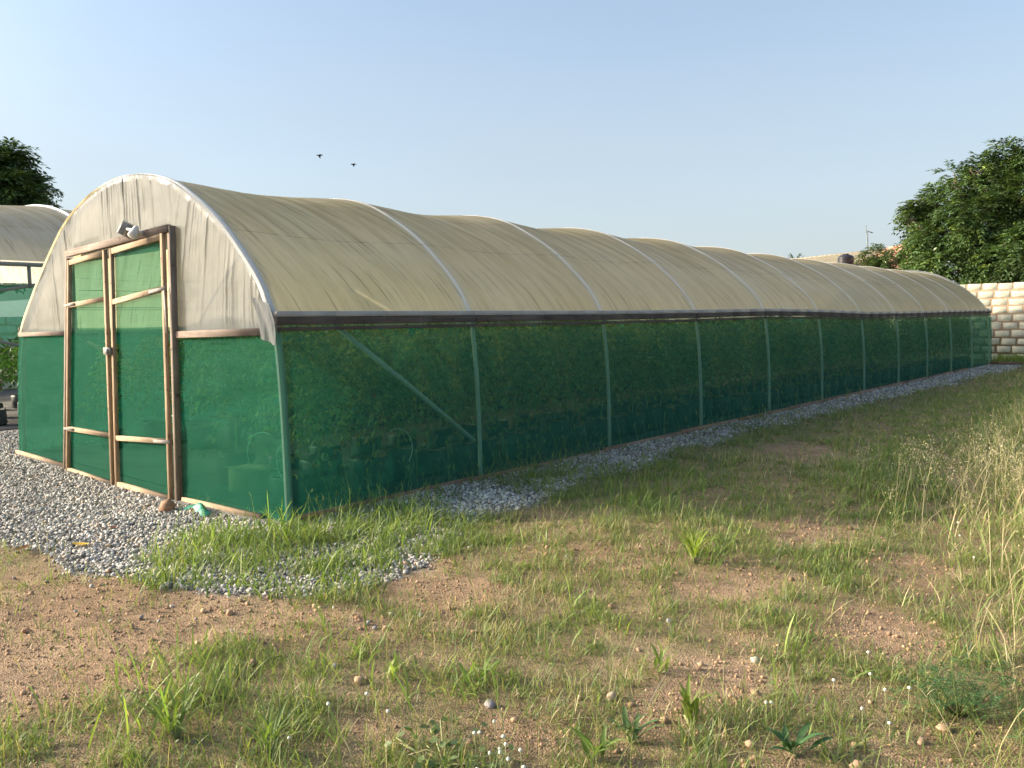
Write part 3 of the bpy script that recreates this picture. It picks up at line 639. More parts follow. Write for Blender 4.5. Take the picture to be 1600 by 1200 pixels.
def tree(name, label, base, trunk_r, clumps, fl, per, col, group=None, limbs=True):
    t = thing(name, base, label, "tree", group); base = np.array(base, float); mb = MB()
    top = np.mean([c_[0] for c_ in clumps], 0); fork = base+(top-base)*np.array([.45, .45, .38])
    mb.tube([base-np.array([0, 0, .2]), base+(fork-base)*.5+RNG.normal(0, .08, 3), fork], [trunk_r*1.25, trunk_r, trunk_r*.8], 10)
    for c_, r in clumps:
        c_ = np.array(c_); r = r*.88; mid = fork*.5+c_*.5+RNG.normal(0, .25, 3)+np.array([0, 0, -.15*np.linalg.norm(c_-fork)])
        mb.tube([fork, mid, c_], [trunk_r*.45, trunk_r*.28, trunk_r*.1], 7)
        for _ in range(5):
            e = c_+rdir(1, .2)[0]*r*.85; mb.tube([c_*.4+mid*.6, c_*.6+e*.4+RNG.normal(0, .1, 3), e], [trunk_r*.16, trunk_r*.1, trunk_r*.04], 5)
    mb.obj("trunk", M['bark'], t, True); mb = MB()
    for c_, r in clumps:
        r = r*.88; n = int(per*r*r*1.3); sub = 7+int(r*9); sd = rdir(sub, .25); sc_ = np.array(c_)+sd*r*RNG.uniform(.5, 1.28, (sub, 1))*np.array([1, 1, .85]); sr = r*RNG.uniform(.16, .38, sub)
        ix = RNG.integers(0, sub, n); d = rdir(n, .1); p = sc_[ix]+d*(sr[ix]*RNG.uniform(.3, 1.0, n)**.5)[:, None]
        out = p-np.array(c_); out /= np.linalg.norm(out, axis=1)[:, None]+1e-9
        dr = out+d*.8; dr[:, 2] -= .15; dr /= np.linalg.norm(dr, axis=1)[:, None]
        cv = np.array(col)*RNG.uniform(.55, 1.55, (sub, 1))[ix]*RNG.uniform(.8, 1.25, (n, 1)); yl = RNG.uniform(0, 1, (n, 1)) < .12; cv = np.where(yl, cv*np.array([1.6, 1.35, .8]), cv)
        fronds(mb, p, dr, fl*RNG.uniform(.7, 1.2, n), 1.0, 5, cv, .45, .36, .13)
    mb.obj("crown", M['leaf_gloss'], t); return t
A = lambda px, py, Y, r: (aty(px, py, Y), r)
NEEM = (.070, .118, .042)
cl = [A(1428, 347, 33, .58), A(1442, 322, 33.5, .5), A(1462, 325, 34, .8), A(1492, 282, 34.5, .55), A(1500, 305, 34.5, .6), A(1436, 392, 32.5, .5), A(1460, 385, 32.5, 1.0), A(1520, 360, 32.5, 1.3), A(1535, 305, 34, .95), A(1528, 268, 34.2, .5), A(1572, 262, 35, .8), A(1590, 240, 35, .6), A(1505, 420, 32, 1.0),
      A(1572, 340, 33, 1.4), A(1570, 410, 32, 1.4), A(1622, 252, 35, .95), A(1640, 320, 34, 1.6), A(1640, 400, 32.5, 1.6), A(1690, 270, 36, 1.4), A(1720, 350, 35, 1.9), A(1710, 420, 33, 1.6), A(1780, 320, 36, 1.8), A(1800, 410, 35, 1.8)]
tree("neem_tree", "big spreading dark green tree rising behind the block wall at right", (1.0, 35.0, 0), .35, cl, .62, 430, NEEM)
B_ = lambda px, py, X, r: (atx(px, py, X), r)
cl = [B_(-2, 256, -22, .55), B_(22, 268, -22, .5), B_(8, 300, -21.5, .75), B_(46, 298, -21.5, .38), B_(66, 306, -21, .28), B_(36, 318, -21, .5), B_(-25, 258, -22.5, .8), B_(-40, 310, -22, 1.2), B_(-90, 265, -23, 1.1), B_(-110, 320, -23, 1.4), B_(-20, 350, -22, 1.2), B_(-170, 300, -24, 1.5)]
tree("neem_tree", "dark leafy tree showing above the neighbouring greenhouse roof at left", (-23.5, 3.4, 0), .28, cl, .55, 620, NEEM)
cl = [A(1372, 402, 33.2, .42), A(1360, 408, 33.4, .35), A(1385, 412, 33.0, .45), A(1375, 425, 33, .6)]
tree("bush", "low rounded green bush between the antenna mast and the big tree", tuple(aty(1374, 420, 33.2)*np.array([1, 1, 0])), .08, cl, .4, 900, (.085, .13, .05))

# ------------------------------------------------------------------ block walls
def block_wall(name, label, p0, p1, H, courses, bl):
    t = thing(name, (p0[0], p0[1], 0), label, "wall"); p0, p1 = np.array(p0, float), np.array(p1, float); L_ = np.linalg.norm(p1-p0); d = (p1-p0)/L_; n = np.array([d[1], -d[0]])
    P3 = lambda s_, o_, z: (p0[0]+d[0]*s_+n[0]*o_, p0[1]+d[1]*s_+n[1]*o_, z)
    mb = MB(); mb.hexa([P3(0, -.06, -.1), P3(L_, -.06, -.1), P3(L_, .055, -.1), P3(0, .055, -.1)], [P3(0, -.06, H-.03), P3(L_, -.06, H-.03), P3(L_, .055, H-.03), P3(0, .055, H-.03)])
    # lumpy mortar squeezed out of the joints
    mb.obj("mortar", M['mortar'], t)
    mb = MB(); ch = H/courses; off = 0
    for r in range(courses):
        s_ = (-.25 if r % 2 else -.02)+random.uniform(-.05, .05)
        while s_ < L_:
            b_ = bl*random.uniform(.93, 1.05); a0, a1 = max(s_+.035, 0), min(s_+b_-.03, L_); s_ += b_
            if a1-a0 < .08: continue
            z0, z1 = r*ch+.03+random.uniform(-.012, .012), (r+1)*ch-.03+random.uniform(-.014, .014); o_ = .066+random.uniform(-.004, .004); ir = lambda: random.uniform(-.011, .011); c_ = .003
            f0 = [(a0+ir(), z0+ir()), (a1+ir(), z0+ir()), (a1+ir(), z1+ir()), (a0+ir(), z1+ir())]
            cm, cz = (a0+a1)/2, (z0+z1)/2
            ins = [(x_+(c_ if x_ < cm else -c_), y_+(c_ if y_ < cz else -c_)) for x_, y_ in f0]
            V = [P3(x_, .03, y_) for x_, y_ in f0]+[P3(x_, o_-c_, y_) for x_, y_ in f0]+[P3(x_, o_, y_) for x_, y_ in ins]+[P3(x_, -.08, y_) for x_, y_ in f0]
            mb.add(V, [(0, 1, 5, 4), (1, 2, 6, 5), (2, 3, 7, 6), (3, 0, 4, 7), (4, 5, 9, 8), (5, 6, 10, 9), (6, 7, 11, 10), (7, 4, 8, 11), (8, 9, 10, 11), (12, 15, 14, 13), (2, 14, 15, 3)])
    mb.obj("blocks", M['block'], t); return t
block_wall("block_wall", "pale cement block wall with reddish mortar behind the far end of the greenhouse", (-19, 28.35), (16, 28.0), 2.66, 10, .49)
block_wall("block_wall", "grey block wall seen through the open side of the neighbouring greenhouse", (-19.2, 28.2), (-19.2, -14), 2.0, 8, .45)

# ------------------------------------------------------------------ neighbouring greenhouse
nb_ = thing("greenhouse", (-12.5, 0, 0), "taller neighbouring greenhouse with open side and dusty film roof at the left edge", "greenhouse")
HW, XC, EZ2, RB = 3.5, -12.5, 2.72, 1.3
th = np.linspace(0, math.pi, 60); Y0n, SPN, NN = -.15, 2.35, 11
ysn = np.linspace(Y0n, Y0n+SPN*NN, NN*16+1); TH, YN = np.meshgrid(th, ysn)
fr = np.mod((YN-Y0n-1e-6)/SPN, 1); sag = .06*4*fr*(1-fr)*np.sin(TH)**.7
Xn, Zn = XC+(HW-sag)*np.cos(TH), EZ2+(RB-sag)*np.sin(TH)
mb = MB(); mb.grid(np.stack([Xn, YN, Zn], -1), C=np.stack([YN.ravel()+40, (np.minimum(TH, np.pi-TH)*2.2).ravel(), np.exp(-(np.minimum(fr, 1-fr)*SPN/.07)**2).ravel()], 1)); mb.obj("roof_film", M['roof2'], nb_, True)
for i in range(NN+1):
    y = Y0n+i*SPN; mb = MB()
    pts = [(XC+HW, y, -.05), (XC+HW, y, 1.4)]+[(XC+HW*math.cos(a), y, EZ2+RB*math.sin(a)) for a in np.linspace(0, math.pi, 40)]+[(XC-HW, y, 1.4), (XC-HW, y, -.05)]
    mb.tube(pts, .027, 8); mb.obj("hoop", M['pipe_in'] if i else M['pipe'], nb_, True)
xs = np.linspace(XC-HW, XC+HW, 50); za_ = EZ2+RB*np.sqrt(np.clip(1-((xs-XC)/HW)**2, 0, 1)); mb = MB()
mb.grid(np.stack([np.stack([xs, np.full(50, Y0n-.01), np.full(50, EZ2-.1)], 1), np.stack([xs, np.full(50, Y0n-.01), za_], 1)], 1)); mb.obj("gable_film", M['gable'], nb_, True)  # unseen end film, added to block low sun from the roof's underside
dk = m_plain("dark_pipe", (.16, .19, .18), .5, .3, 0, .2, 5)
for x_, z_ in ((XC+HW+.03, EZ2-.06), (XC-HW, EZ2-.06)):
    mb = MB(); mb.tube([(x_, Y0n, z_), (x_, Y0n+SPN*NN, z_)], .035, 8); mb.obj("eave_pipe", dk, nb_, True)
for y in (1.15, 3.5, 5.8):
    mb = MB(); mb.tube([(XC+HW, y, EZ2-.08), (XC+HW, y, 2.3)], .03, 8); mb.obj("drop_post", dk, nb_, True)
mb = MB(); mb.tube([(XC+HW-.02, -.1, 2.08), (XC+HW-.02, 2.2, 2.52)], .028, 8); mb.obj("brace", dk, nb_, True)
mb = MB(); mb.tube([(XC+HW-.6, .2, 1.62), (XC+HW-.6, 2.4, .95)], .028, 8); mb.obj("brace", dk, nb_, True)
def plain_net(name, P_, m, parent):
    mb = MB(); mb.grid(P_); return mb.obj(name, m, parent, True)
u, v = np.meshgrid(np.linspace(0, 1, 60), np.linspace(0, 1, 8), indexing='ij')
plain_net("rolled_net", np.stack([XC+HW-.05-.06*np.sin(v*3.1), Y0n+u*NN*SPN, 2.02+.26*v+.05*np.sin(u*40)-.04*np.sin(u*91)], -1), M['net_dark'], nb_)
plain_net("side_net", np.stack([XC-HW+.0*u, Y0n+u*NN*SPN, 1.25+1.45*v], -1), M['net_dark'], nb_)
plain_net("end_net", np.stack([XC-HW+2*HW*u, Y0n+NN*SPN+.0*u, 2.7*v], -1), M['net_dark'], nb_)
mb = MB(); mb.box((XC, Y0n+NN*SPN/2, .006), (2*HW-.1, NN*SPN, .02)); mb.obj("floor_sheet", M['floor'], nb_)
mb = MB(); mb.box((-3.15, LEN/2, -.004), (5.9, LEN-.2, .02)); mb.obj("floor_sheet", M['floor'], gh)

# ------------------------------------------------------------------ crops
def bag_mesh(h, r):
    mb = MB(); n = 18; prof_ = [(.02, 0), (r*.92, 0), (r*1.04, .06), (r, h*.5), (r*1.03, h*.9), (r*.97, h), (r*.9, h-.02), (.02, h-.03)]
    ang = np.arange(n)*2*math.pi/n
    V = np.concatenate([np.stack([(rr*(1+.07*np.sin(ang*5+z*20)+.05*np.sin(ang*9-z*31)))*np.cos(ang), (rr*(1+.07*np.sin(ang*5+z*20)))*np.sin(ang), np.full(n, z)+.012*np.sin(ang*3+2)*(z > .1)], 1) for rr, z in prof_])
    mb.add(V, [(i*n+j, i*n+(j+1) % n, (i+1)*n+(j+1) % n, (i+1)*n+j) for i in range(len(prof_)-1) for j in range(n)]); return mb
def tomato(h, seed, nf=46, red=False):
    t = thing("tomato_plant", (0, 0, .3), "tall tomato vine tied up in a row behind the green net wall", "tomato plant", "tomato vines growing inside the greenhouse")
    P_ = np.array([(0.05*math.sin(z*3+seed)+.03*math.sin(z*7.1+seed*2), .07*math.sin(z*2.3+seed*1.7)*z, .3+z) for z in np.linspace(0, h, 18)])
    mb = MB(); mb.tube(P_, np.linspace(.009, .004, 18), 6); mb.tube(P_+np.array([.012, .01, 0]), .0018, 4); mb.obj("stem", M['stem'], t, True)
    mb = MB(); zf = np.clip(.30+.70*RNG.uniform(0, 1, nf)**.75, 0, 1); ii = zf*17; b0 = np.stack([np.interp(ii, np.arange(18), P_[:, j]) for j in range(3)], 1)
    d = rdir(nf); d[:, 2] = RNG.uniform(-.5, .35, nf); d[:, 1] *= 1.2; d /= np.linalg.norm(d, axis=1)[:, None]
    g_ = RNG.uniform(0, 1, (nf, 1)); cv = np.array([.20, .28, .08])*(1-g_)+np.array([.42, .40, .15])*g_; cv = cv*RNG.uniform(.7, 1.3, (nf, 1))
    cv = np.where((zf < .45)[:, None], np.array([.28, .21, .09])*RNG.uniform(.7, 1.2, (nf, 1)), cv)
    fronds(mb, b0, d, RNG.uniform(.20, .38, nf), 1.0, 4, cv, 1.0, .30, .14)
    mb.obj("foliage", M['leaf'], t)
    if red:
        for z, sx_ in ((.62, .05), (1.02, .06)):
            mb = MB(); scatter_stones(mb, np.array([[sx_, .05, .3+z]]), np.array([.03]), np.array([[.5, .05, .02]]), 1.0, .1, .02); mb.obj("fruit", M['tomato'], t, True)
    return t
protos = [tomato(1.26+.07*(i % 3), i*1.3+.4, 80, i == 0) for i in range(7)]
bagp = None
def place_bag(x, y, label, group):
    global bagp
    if bagp is None:
        bagp = bag_mesh(.30, .17).obj("grow_bag", M['bag']); o = bagp; o["category"] = "grow bag"
    else: o = bagp.copy(); COL.objects.link(o)
    o.location = (x, y, .008); o.rotation_euler = (0, 0, random.uniform(0, 6.28)); s_ = random.uniform(.9, 1.1); o.scale = (s_, s_, s_*random.uniform(.85, 1.1)); tag(o, label, None, group)
    return o
used = set(); cnt = 0
rows = [(-.62, .40, .43, 58), (-1.75, .55, .55, 36), (-4.45, 1.6, .6, 22), (-5.5, .9, .6, 24)]
for rx, y0, st, num in rows:
    for j in range(num):
        y = y0+j*st+random.uniform(-.06, .06); x = rx+random.uniform(-.07, .07)
        if y > LEN-.4: break
        pi_ = 0 if cnt == 2 else (1+random.randrange(6) if cnt != 0 else 1); cnt += 1
        if pi_ not in used: t = protos[pi_]; used.add(pi_)
        else: t = copy_tree(protos[pi_])
        t.location = (x, y, .28); t.rotation_euler = (0, 0, random.uniform(-.5, .5)+random.choice((0, math.pi)));  t.scale = (1, 1, random.uniform(.92, 1.06))
        if pi_ == 0: t["label"] = "tomato vine with ripe red fruit behind the diagonal brace"; t["group"] = "tomato vines growing inside the greenhouse"
        place_bag(x, y, "black plastic grow bag holding a tomato vine on the greenhouse floor", "grow bags inside the greenhouse")
for t in protos: t.children and None
# cardboard box and pale drip hoses just inside the front net
bx = thing("cardboard_box", (-1.35, .45, 0), "flattened brown cardboard box standing behind the net right of the doors", "box")
mb = MB(); mb.box((-1.35, .45, .13), (.30, .26, .24), .3); mb.obj("carton", M['card'], bx)
mb = MB(); mb.hexa([(-1.50, .27, .25), (-1.10, .38, .25), (-.78, .46, .27), (-1.3, .60, .25)], [(-1.50, .27, .258), (-1.10, .38, .258), (-.78, .46, .278), (-1.3, .60, .258)]); mb.obj("flap", M['card'], bx)
hose_m = m_plain("pale_drip_hose", (.62, .64, .58), .4, .4, 0, .1, 5)
for i, (x, y, r, a0, a1) in enumerate([(-.55, .12, .26, 1.2, 3.3), (-.12, .1, .20, 1.9, 4.0), (-.12, 1.25, .20, -.7, 1.9), (-2.6, .3, .26, .2, 1.9)]):
    mb = MB(); mb.tube([(x+(.0 if i == 2 else r*math.cos(a)), y+(r*math.cos(a) if i == 2 else .02*math.sin(a*2)), .42+r*math.sin(a)) for a in np.linspace(a0, a1, 24)], .005, 6)
    tag(mb.obj("drip_hose", hose_m, None, True, (x, y, .3)), ["curled pale drip hose behind the front net near the corner post", "short bent drip hose tip touching the corner post", "looped pale drip hose end behind the side net in the first bay", "arched pale drip hose behind the right door leaf"][i], "hose")
# pepper plants in bags under the neighbouring greenhouse
def pepper():
    t = thing("pepper_plant", (0, 0, 0), "leafy green plant in a black bag inside the neighbouring greenhouse", "plant", "potted plants in the neighbouring greenhouse")
    mb = MB(); mb.tube([(0, 0, .28), (.02, .01, .6), (0, .02, 1.0)], [.012, .01, .006], 6)
    for _ in range(6):
        d = rdir(1, 1.0)[0]; mb.tube([(0.01, .01, .6), d*.25+np.array([0, 0, .75]), d*.4+np.array([0, 0, .9])], [.007, .005, .003], 5)
    mb.obj("stem", M['stem'], t, True); mb = MB(); n = 230
    p = rdir(n, .1)*RNG.uniform(.15, .46, (n, 1))*np.array([1, 1, 1.05])+np.array([0, 0, 1.0]); d = rdir(n); d[:, 2] = RNG.uniform(-1.2, 0, n); d /= np.linalg.norm(d, axis=1)[:, None]
    leaflets(mb, p, d, RNG.uniform(.10, .17, n), RNG.uniform(.05, .075, n), np.array([[.055, .13, .035]])*RNG.uniform(.6, 1.4, (n, 1)), .1); mb.obj("foliage", M['leaf'], t)
    return t
pp_ = None
for rx in (-9.75, -11.2, -12.9):
    for j in range(5):
        y = .75+j*.62+(-9.75-rx)*.25
        t = pepper() if pp_ is None else copy_tree(pp_)
        if pp_ is None: pp_ = t
        t.location = (rx+random.uniform(-.05, .05), y, 0); t.rotation_euler = (0, 0, random.uniform(0, 6.28)); s_ = random.uniform(.9, 1.12); t.scale = (s_, s_, s_)
        place_bag(t.location.x, y, "black plastic bag holding a leafy plant in the neighbouring greenhouse", "grow bags in the neighbouring greenhouse")

# ------------------------------------------------------------------ far things
ra = aty(1238, 405.5, 42.5); rb = min((aty(1384, 389.5, y_) for y_ in np.arange(34, 46, .05)), key=lambda p: abs(p[2]-ra[2])); rz = ra[2]; rb[2] = rz
dv = (rb-ra); dv[2] = 0; Lr = np.linalg.norm(dv); dv /= Lr; ra = ra-dv*6; Lr += 6; nv = np.array([dv[1], -dv[0], 0])            # towards the camera
hs = thing("house", tuple(ra*np.array([1, 1, 0])), "low house with pale corrugated sheet roof far behind the greenhouse ridge", "house")
n_ = int(Lr/.09); t_ = np.linspace(0, Lr, n_); ht = .05*np.cos(np.arange(n_)*math.pi/2); dep, drop = 4.6, 1.65
for sg in (1, -1):
    mb = MB(); P_ = np.stack([np.stack([ra+dv*tt+nv*sg*dep*q_+np.array([0, 0, -drop*q_+h_]) for q_ in (0, 1)]) for tt, h_ in zip(t_, ht)]); mb.grid(P_); mb.obj("roof", M['sheet'], hs)
mb = MB(); mb.tube([ra, rb], .05, 8); mb.obj("ridge_cap", M['sheet'], hs, True)
mb = MB(); cc = ra+dv*Lr/2; mb.box((cc[0], cc[1], (rz-1.7)/2), (Lr-.6, 8.2, rz-1.7), math.atan2(dv[1], dv[0])); mb.obj("wall", M['render'], hs)
mb = MB()
for tt in (2, 5, 8, 11):
    if tt < Lr-1: p = ra+dv*tt+nv*4.12; mb = MB(); mb.box((p[0], p[1], 1.7), (1.2, .06, 1.1), math.atan2(dv[1], dv[0])); mb.obj("window", M['black'], hs)
e0 = rb+dv*.05; e1 = aty(1470, 378, 39.0)
mb = MB(); base_ = rb+nv*4.2+np.array([0, 0, -1.5]); mb.add([rb+dv*.03+np.array([0, 0, .02]), base_+dv*.03, base_+dv*4.6+np.array([0, 0, 0]), rb+dv*3.0+np.array([0, 0, .15])], [(0, 1, 2, 3)]); mb.add([rb+dv*.03+np.array([0, 0, .10]), rb+dv*.03+np.array([0, 0, .02]), rb+dv*3.0+np.array([0, 0, .15]), rb+dv*3.0+np.array([0, 0, .23])], [(0, 1, 2, 3)])
mb.obj("hip_roof", M['redroof'], hs)
tc_ = aty(1320, 412, 37.0); wt = thing("water_tank", (tc_[0], tc_[1], 0), "black ribbed plastic water tank on a stand in front of the corrugated roof", "water tank")
z0 = tc_[2]-.35; mb = MB(); pr_ = [(.01, 0), (.36, 0)]
for q_ in np.linspace(.05, .62, 9): pr_ += [(.36, q_-.03), (.385, q_-.015), (.385, q_+.015), (.36, q_+.03)]
pr_ += [(.35, .68), (.27, .74), (.14, .78), (.14, .82), (.01, .83)]
mb.lathe(pr_, (tc_[0]+.05, tc_[1], z0), 20); mb.obj("tank", M['black'], wt, True)
mb = MB(); mb.box((tc_[0], tc_[1], z0-.05), (1.0, .9, .09))
for sx_ in (-.42, .42):
    for sy_ in (-.36, .36): mb.box((tc_[0]+sx_, tc_[1]+sy_, (z0-.1)/2), (.08, .08, z0-.1))
mb.obj("stand", M['bark'], wt)
mb = MB(); mb.box((tc_[0]-.36, tc_[1]-.3, z0+.17), (.20, .10, .12)); mb.obj("overflow_box", M['white_tin'], wt)
am0, am1 = aty(1356, 405, 36.5), aty(1355, 353, 36.5)
am = thing("antenna_mast", (am0[0], am0[1], 0), "thin grey antenna mast rising above the pale corrugated roof", "antenna")
mb = MB(); mb.tube([(am0[0], am0[1], 0), (am0[0], am0[1], am0[2]), (am1[0]+.01, am1[1], am1[2]-.25)], [.04, .035, .025], 8); mb.obj("mast", dk, am, True)
mb = MB(); q = np.array([am1[0], am1[1], am1[2]-.25]); mb.tube([q+np.array([-.06, 0, .02]), q+np.array([.24, .05, -.10])], .015, 6); mb.tube([q+np.array([-.04, 0, -.1]), q+np.array([-.05, 0, .28])], .012, 6)
for t_ in (.0, .08, .16, .22): mb.tube([q+np.array([t_-.02, -.10, .02-.4*t_]), q+np.array([t_+.02, .12, .02-.4*t_])], .008, 5)
mb.obj("antenna", dk, am, True)
pc = aty(1242, 408, 62); pt = thing("palm_tree", (pc[0], pc[1], 0), "distant palm whose frond tips poke above the greenhouse ridge", "palm")
mb = MB(); mb.tube([(pc[0], pc[1], -.1), (pc[0]+.1, pc[1], pc[2]*.5), (pc[0], pc[1], pc[2]-.2)], [.22, .17, .14], 10); mb.obj("trunk", M['bark'], pt, True)
mb = MB()
for a, el in [(0, 1.2), (.5, .5), (1.1, .9), (2.0, .45), (2.6, 1.1), (3.1, .6), (3.9, .2), (4.6, .8), (5.3, .3), (5.9, .7), (1.6, .1), (3.5, 1.3)]:
    d = np.array([[math.cos(a)*math.cos(el), math.sin(a)*math.cos(el), math.sin(el)]]); fronds(mb, np.array([[pc[0], pc[1], pc[2]-.25]]), d, np.array([1.25]), .6, 14, np.array([[.07, .09, .04]]), .35, .32, .09)
mb.obj("crown", M['leaf'], pt)
# birds
def bird(px, py, s_, dist, label, flap):
    c_ = CAM+ray(px, py)*dist; t = thing("bird", tuple(c_), label, "bird", None); R_ = _R; U_ = np.array([0, 0, 1.0]); F_ = np.cross(U_, R_)
    W = lambda a, b, d: c_+s_*(R_*a+U_*b+F_*d)
    mb = MB(); mb.tube([W(-.55, .02, 0), W(-.42, .06, 0), W(-.18, .04, 0), W(.1, .02, 0), W(.3, .0, 0), W(.55, -.02, 0)], np.array([.01, .075, .11, .12, .07, .02])*s_, 9)
    mb.add([W(.3, .03, -.03), W(.62, .02, -.12), W(.66, .0, .05), W(.3, -.02, .05)], [(0, 1, 2, 3)]); mb.add([W(.3, .035, -.03), W(.3, -.015, .05), W(.66, .005, .05), W(.62, .025, -.12)], [(0, 1, 2, 3)])
    mb.obj("body", M['bird'], t, True)
    for tip, d in (((.02, -.62*flap, -.25), -1), ((.35, .28*flap, .45), 1)):
        mb = MB(); a, b = W(-.2, .08, d*.06), W(.2, .06, d*.06); m1, m2 = W(-.12+tip[0]*.3, tip[1]*.5+.12, tip[2]*.6), W(.24+tip[0]*.4, tip[1]*.5+.05, tip[2]*.6); e = W(.16+tip[0], tip[1], tip[2])
        th_ = np.array([0, 0, .02*s_]); mb.add([a, b, m2, m1, e, a+th_, b+th_, m2+th_, m1+th_, e+th_*.2], [(0, 1, 2, 3), (5, 8, 7, 6), (0, 3, 8, 5), (1, 6, 7, 2)], [(3, 2, 4), (8, 9, 7), (3, 4, 8), (4, 9, 8), (2, 7, 4), (7, 9, 4)])
        mb.obj("wing", M['bird'], t)
bird(499, 243, .17, 24, "dark bird in flight, the upper left of the pair above the roof", 1.0)
bird(552, 257, .165, 26, "greyish bird in flight, the lower right of the pair above the roof", .9)

# ------------------------------------------------------------------ grass
def blades(mb, P, head, L, lean, curve, wid, col, seg=3, tipc=None):
    n = len(P); H = np.stack([np.cos(head), np.sin(head), np.zeros(n)], 1); S_ = np.stack([-np.sin(head), np.cos(head), np.zeros(n)], 1)
    tw = RNG.uniform(-.9, .9, n)[:, None]; S_ = S_*np.cos(tw)+H*np.sin(tw)
    pts = [P]; cur = P.copy()
    for j in range(seg):
        th_ = (lean+curve*((j+.5)/seg))[:, None]; cur = cur+(L/seg)[:, None]*(H*np.sin(th_)+np.array([0, 0, 1.0])*np.cos(th_)); pts.append(cur)
    V, C = [], []
    for j in range(seg):
        f = (1.0 if j else .8)*(1-.30*j/seg); V += [pts[j]-S_*(wid*f/2)[:, None], pts[j]+S_*(wid*f/2)[:, None]]
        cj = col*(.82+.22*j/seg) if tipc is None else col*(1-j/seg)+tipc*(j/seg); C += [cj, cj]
    V.append(pts[-1]); C.append(col if tipc is None else tipc)
    k_ = 2*seg+1; V = np.stack(V, 1); C = np.stack(C, 1); o = (np.arange(n)*k_)[:, None]
    Q = np.concatenate([np.array([[2*j, 2*j+1, 2*j+3, 2*j+2]])+o for j in range(seg-1)]) if seg > 1 else None
    mb.add(V.reshape(-1, 3), Q, np.array([[2*seg-2, 2*seg-1, 2*seg]])+o, C.reshape(-1, 3))
    return pts[-1]
GREEN = np.array([.16, .25, .07]); LIME = np.array([.30, .37, .105]); STRAW = np.array([.54, .465, .28]); BLUE = np.array([.145, .21, .11])
def under(x, y):                                      # no grass where a building stands
    return ((x < .03) & (x > -6.25) & (y > -.06) & (y < 25.9)) | ((x < -8.9) & (y > -.2)) | (y > 27.9)
def edge_right(x, y):                                 # the unmown strip at the right of the yard
    return sstep(4.75, 5.35, x+.2*y+.4*(fbm(x*.9, y*.9, 77)-.5))
def density(x, y):
    b_, _ = ellip(BARE, x, y, 11); l_, hf = ellip(LUSH, x, y, 13)
    base = .24+.62*sstep(.30, .65, fbm(x*1.1, y*1.1, 21))
    base = base*sstep(-3.0, .5, x+.25*(y+1))                                  # the bare yard at the left
    d = np.maximum(base*(1-.90*b_), l_*(1-.3*b_))
    g = gravel_mask(x, y); gl = np.maximum(l_*.85, sstep(.55, .7, fbm(x*1.4, y*1.4, 23))*.16*(x > -.3))
    d = d*(1-g)+gl*g*.8
    return np.clip(d, 0, 1.3), hf, l_
def sample(n, x0, x1, y0, y1, clump=.0):
    x = RNG.uniform(x0, x1, n); y = RNG.uniform(y0, y1, n); d, hf, l_ = density(x, y)
    tuft = sstep(.42, .72, fbm(x*5.5, y*5.5, 25, 3)); d = d*(.18+1.5*tuft)
    kk = (RNG.uniform(0, 1, n) < d) & ~under(x, y); return x[kk], y[kk], hf[kk], l_[kk]
mb = MB()
for x0, x1, y0, y1, dens, ws in ((.0, 6.6, -3.4, 3.0, 6800, 1.0), (-3.5, 0, -3.6, .0, 2600, 1.0), (0, 7.5, 3.0, 8, 4200, 1.5), (0, 9.5, 8, 17, 2100, 2.2), (0, 11, 17, 28, 1300, 3.0)):
    x, y, hf, l_ = sample(int((x1-x0)*(y1-y0)*dens), x0, x1, y0, y1); n = len(x)
    ty = RNG.uniform(0, 1, n); tall = ty < .07
    L = np.where(tall, RNG.uniform(.13, .26, n), RNG.uniform(.025, .11, n))*hf*(1+.15*(ws-1))
    lean = np.abs(RNG.normal(.5, .38, n)); cv = np.abs(RNG.normal(.7, .55, n)); wd = RNG.uniform(.0028, .0062, n)*ws*np.where(tall, .75, 1)
    mixv = RNG.uniform(0, 1, (n, 1)); patch = fbm(x*.8, y*.8, 27)[:, None]
    c_ = GREEN*(1-mixv)+LIME*mixv*.9; c_ = np.where(RNG.uniform(0, 1, (n, 1)) < np.clip(.15+.6*(patch-.35)+.10*(ws-1), .06, .6)*(1-.8*np.clip(l_[:, None], 0, 1)), STRAW*RNG.uniform(.6, 1.05, (n, 1)), c_); c_ = np.where(RNG.uniform(0, 1, (n, 1)) < .14, BLUE, c_)
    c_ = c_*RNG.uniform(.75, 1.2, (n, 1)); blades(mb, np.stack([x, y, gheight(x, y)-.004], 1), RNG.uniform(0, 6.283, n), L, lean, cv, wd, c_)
tag(mb.obj("short_grass", M['grass']), "patchy green and straw coloured grass growing over the red soil", "grass", kind="stuff")
# dead straw lying flat
mb = MB()
for x0, x1, y0, y1, dens, ws in ((-3, 6.6, -3.5, 3.5, 1300, 1.0), (0, 8.5, 3.5, 14, 600, 1.8), (0, 10, 14, 26, 260, 2.8)):
    n = int((x1-x0)*(y1-y0)*dens); x = RNG.uniform(x0, x1, n); y = RNG.uniform(y0, y1, n); d, hf, l_ = density(x, y); kk = (RNG.uniform(0, 1, n) < .25+.8*d) & ~under(x, y) & (gravel_mask(x, y) < .4) & ((x > .3) | (RNG.uniform(0, 1, n) < .25)); x, y = x[kk], y[kk]; n = len(x)
    blades(mb, np.stack([x, y, gheight(x, y)+.004], 1), RNG.uniform(0, 6.283, n), RNG.uniform(.04, .16, n), RNG.uniform(1.25, 1.62, n), RNG.normal(0, .25, n), RNG.uniform(.0018, .0038, n)*ws, (np.array([.44, .35, .20])*RNG.uniform(.45, 1.15, (n, 1))), 2)
tag(mb.obj("dead_grass", M['grass']), "dry straw lying flat among the grass", "dry grass", kind="stuff")
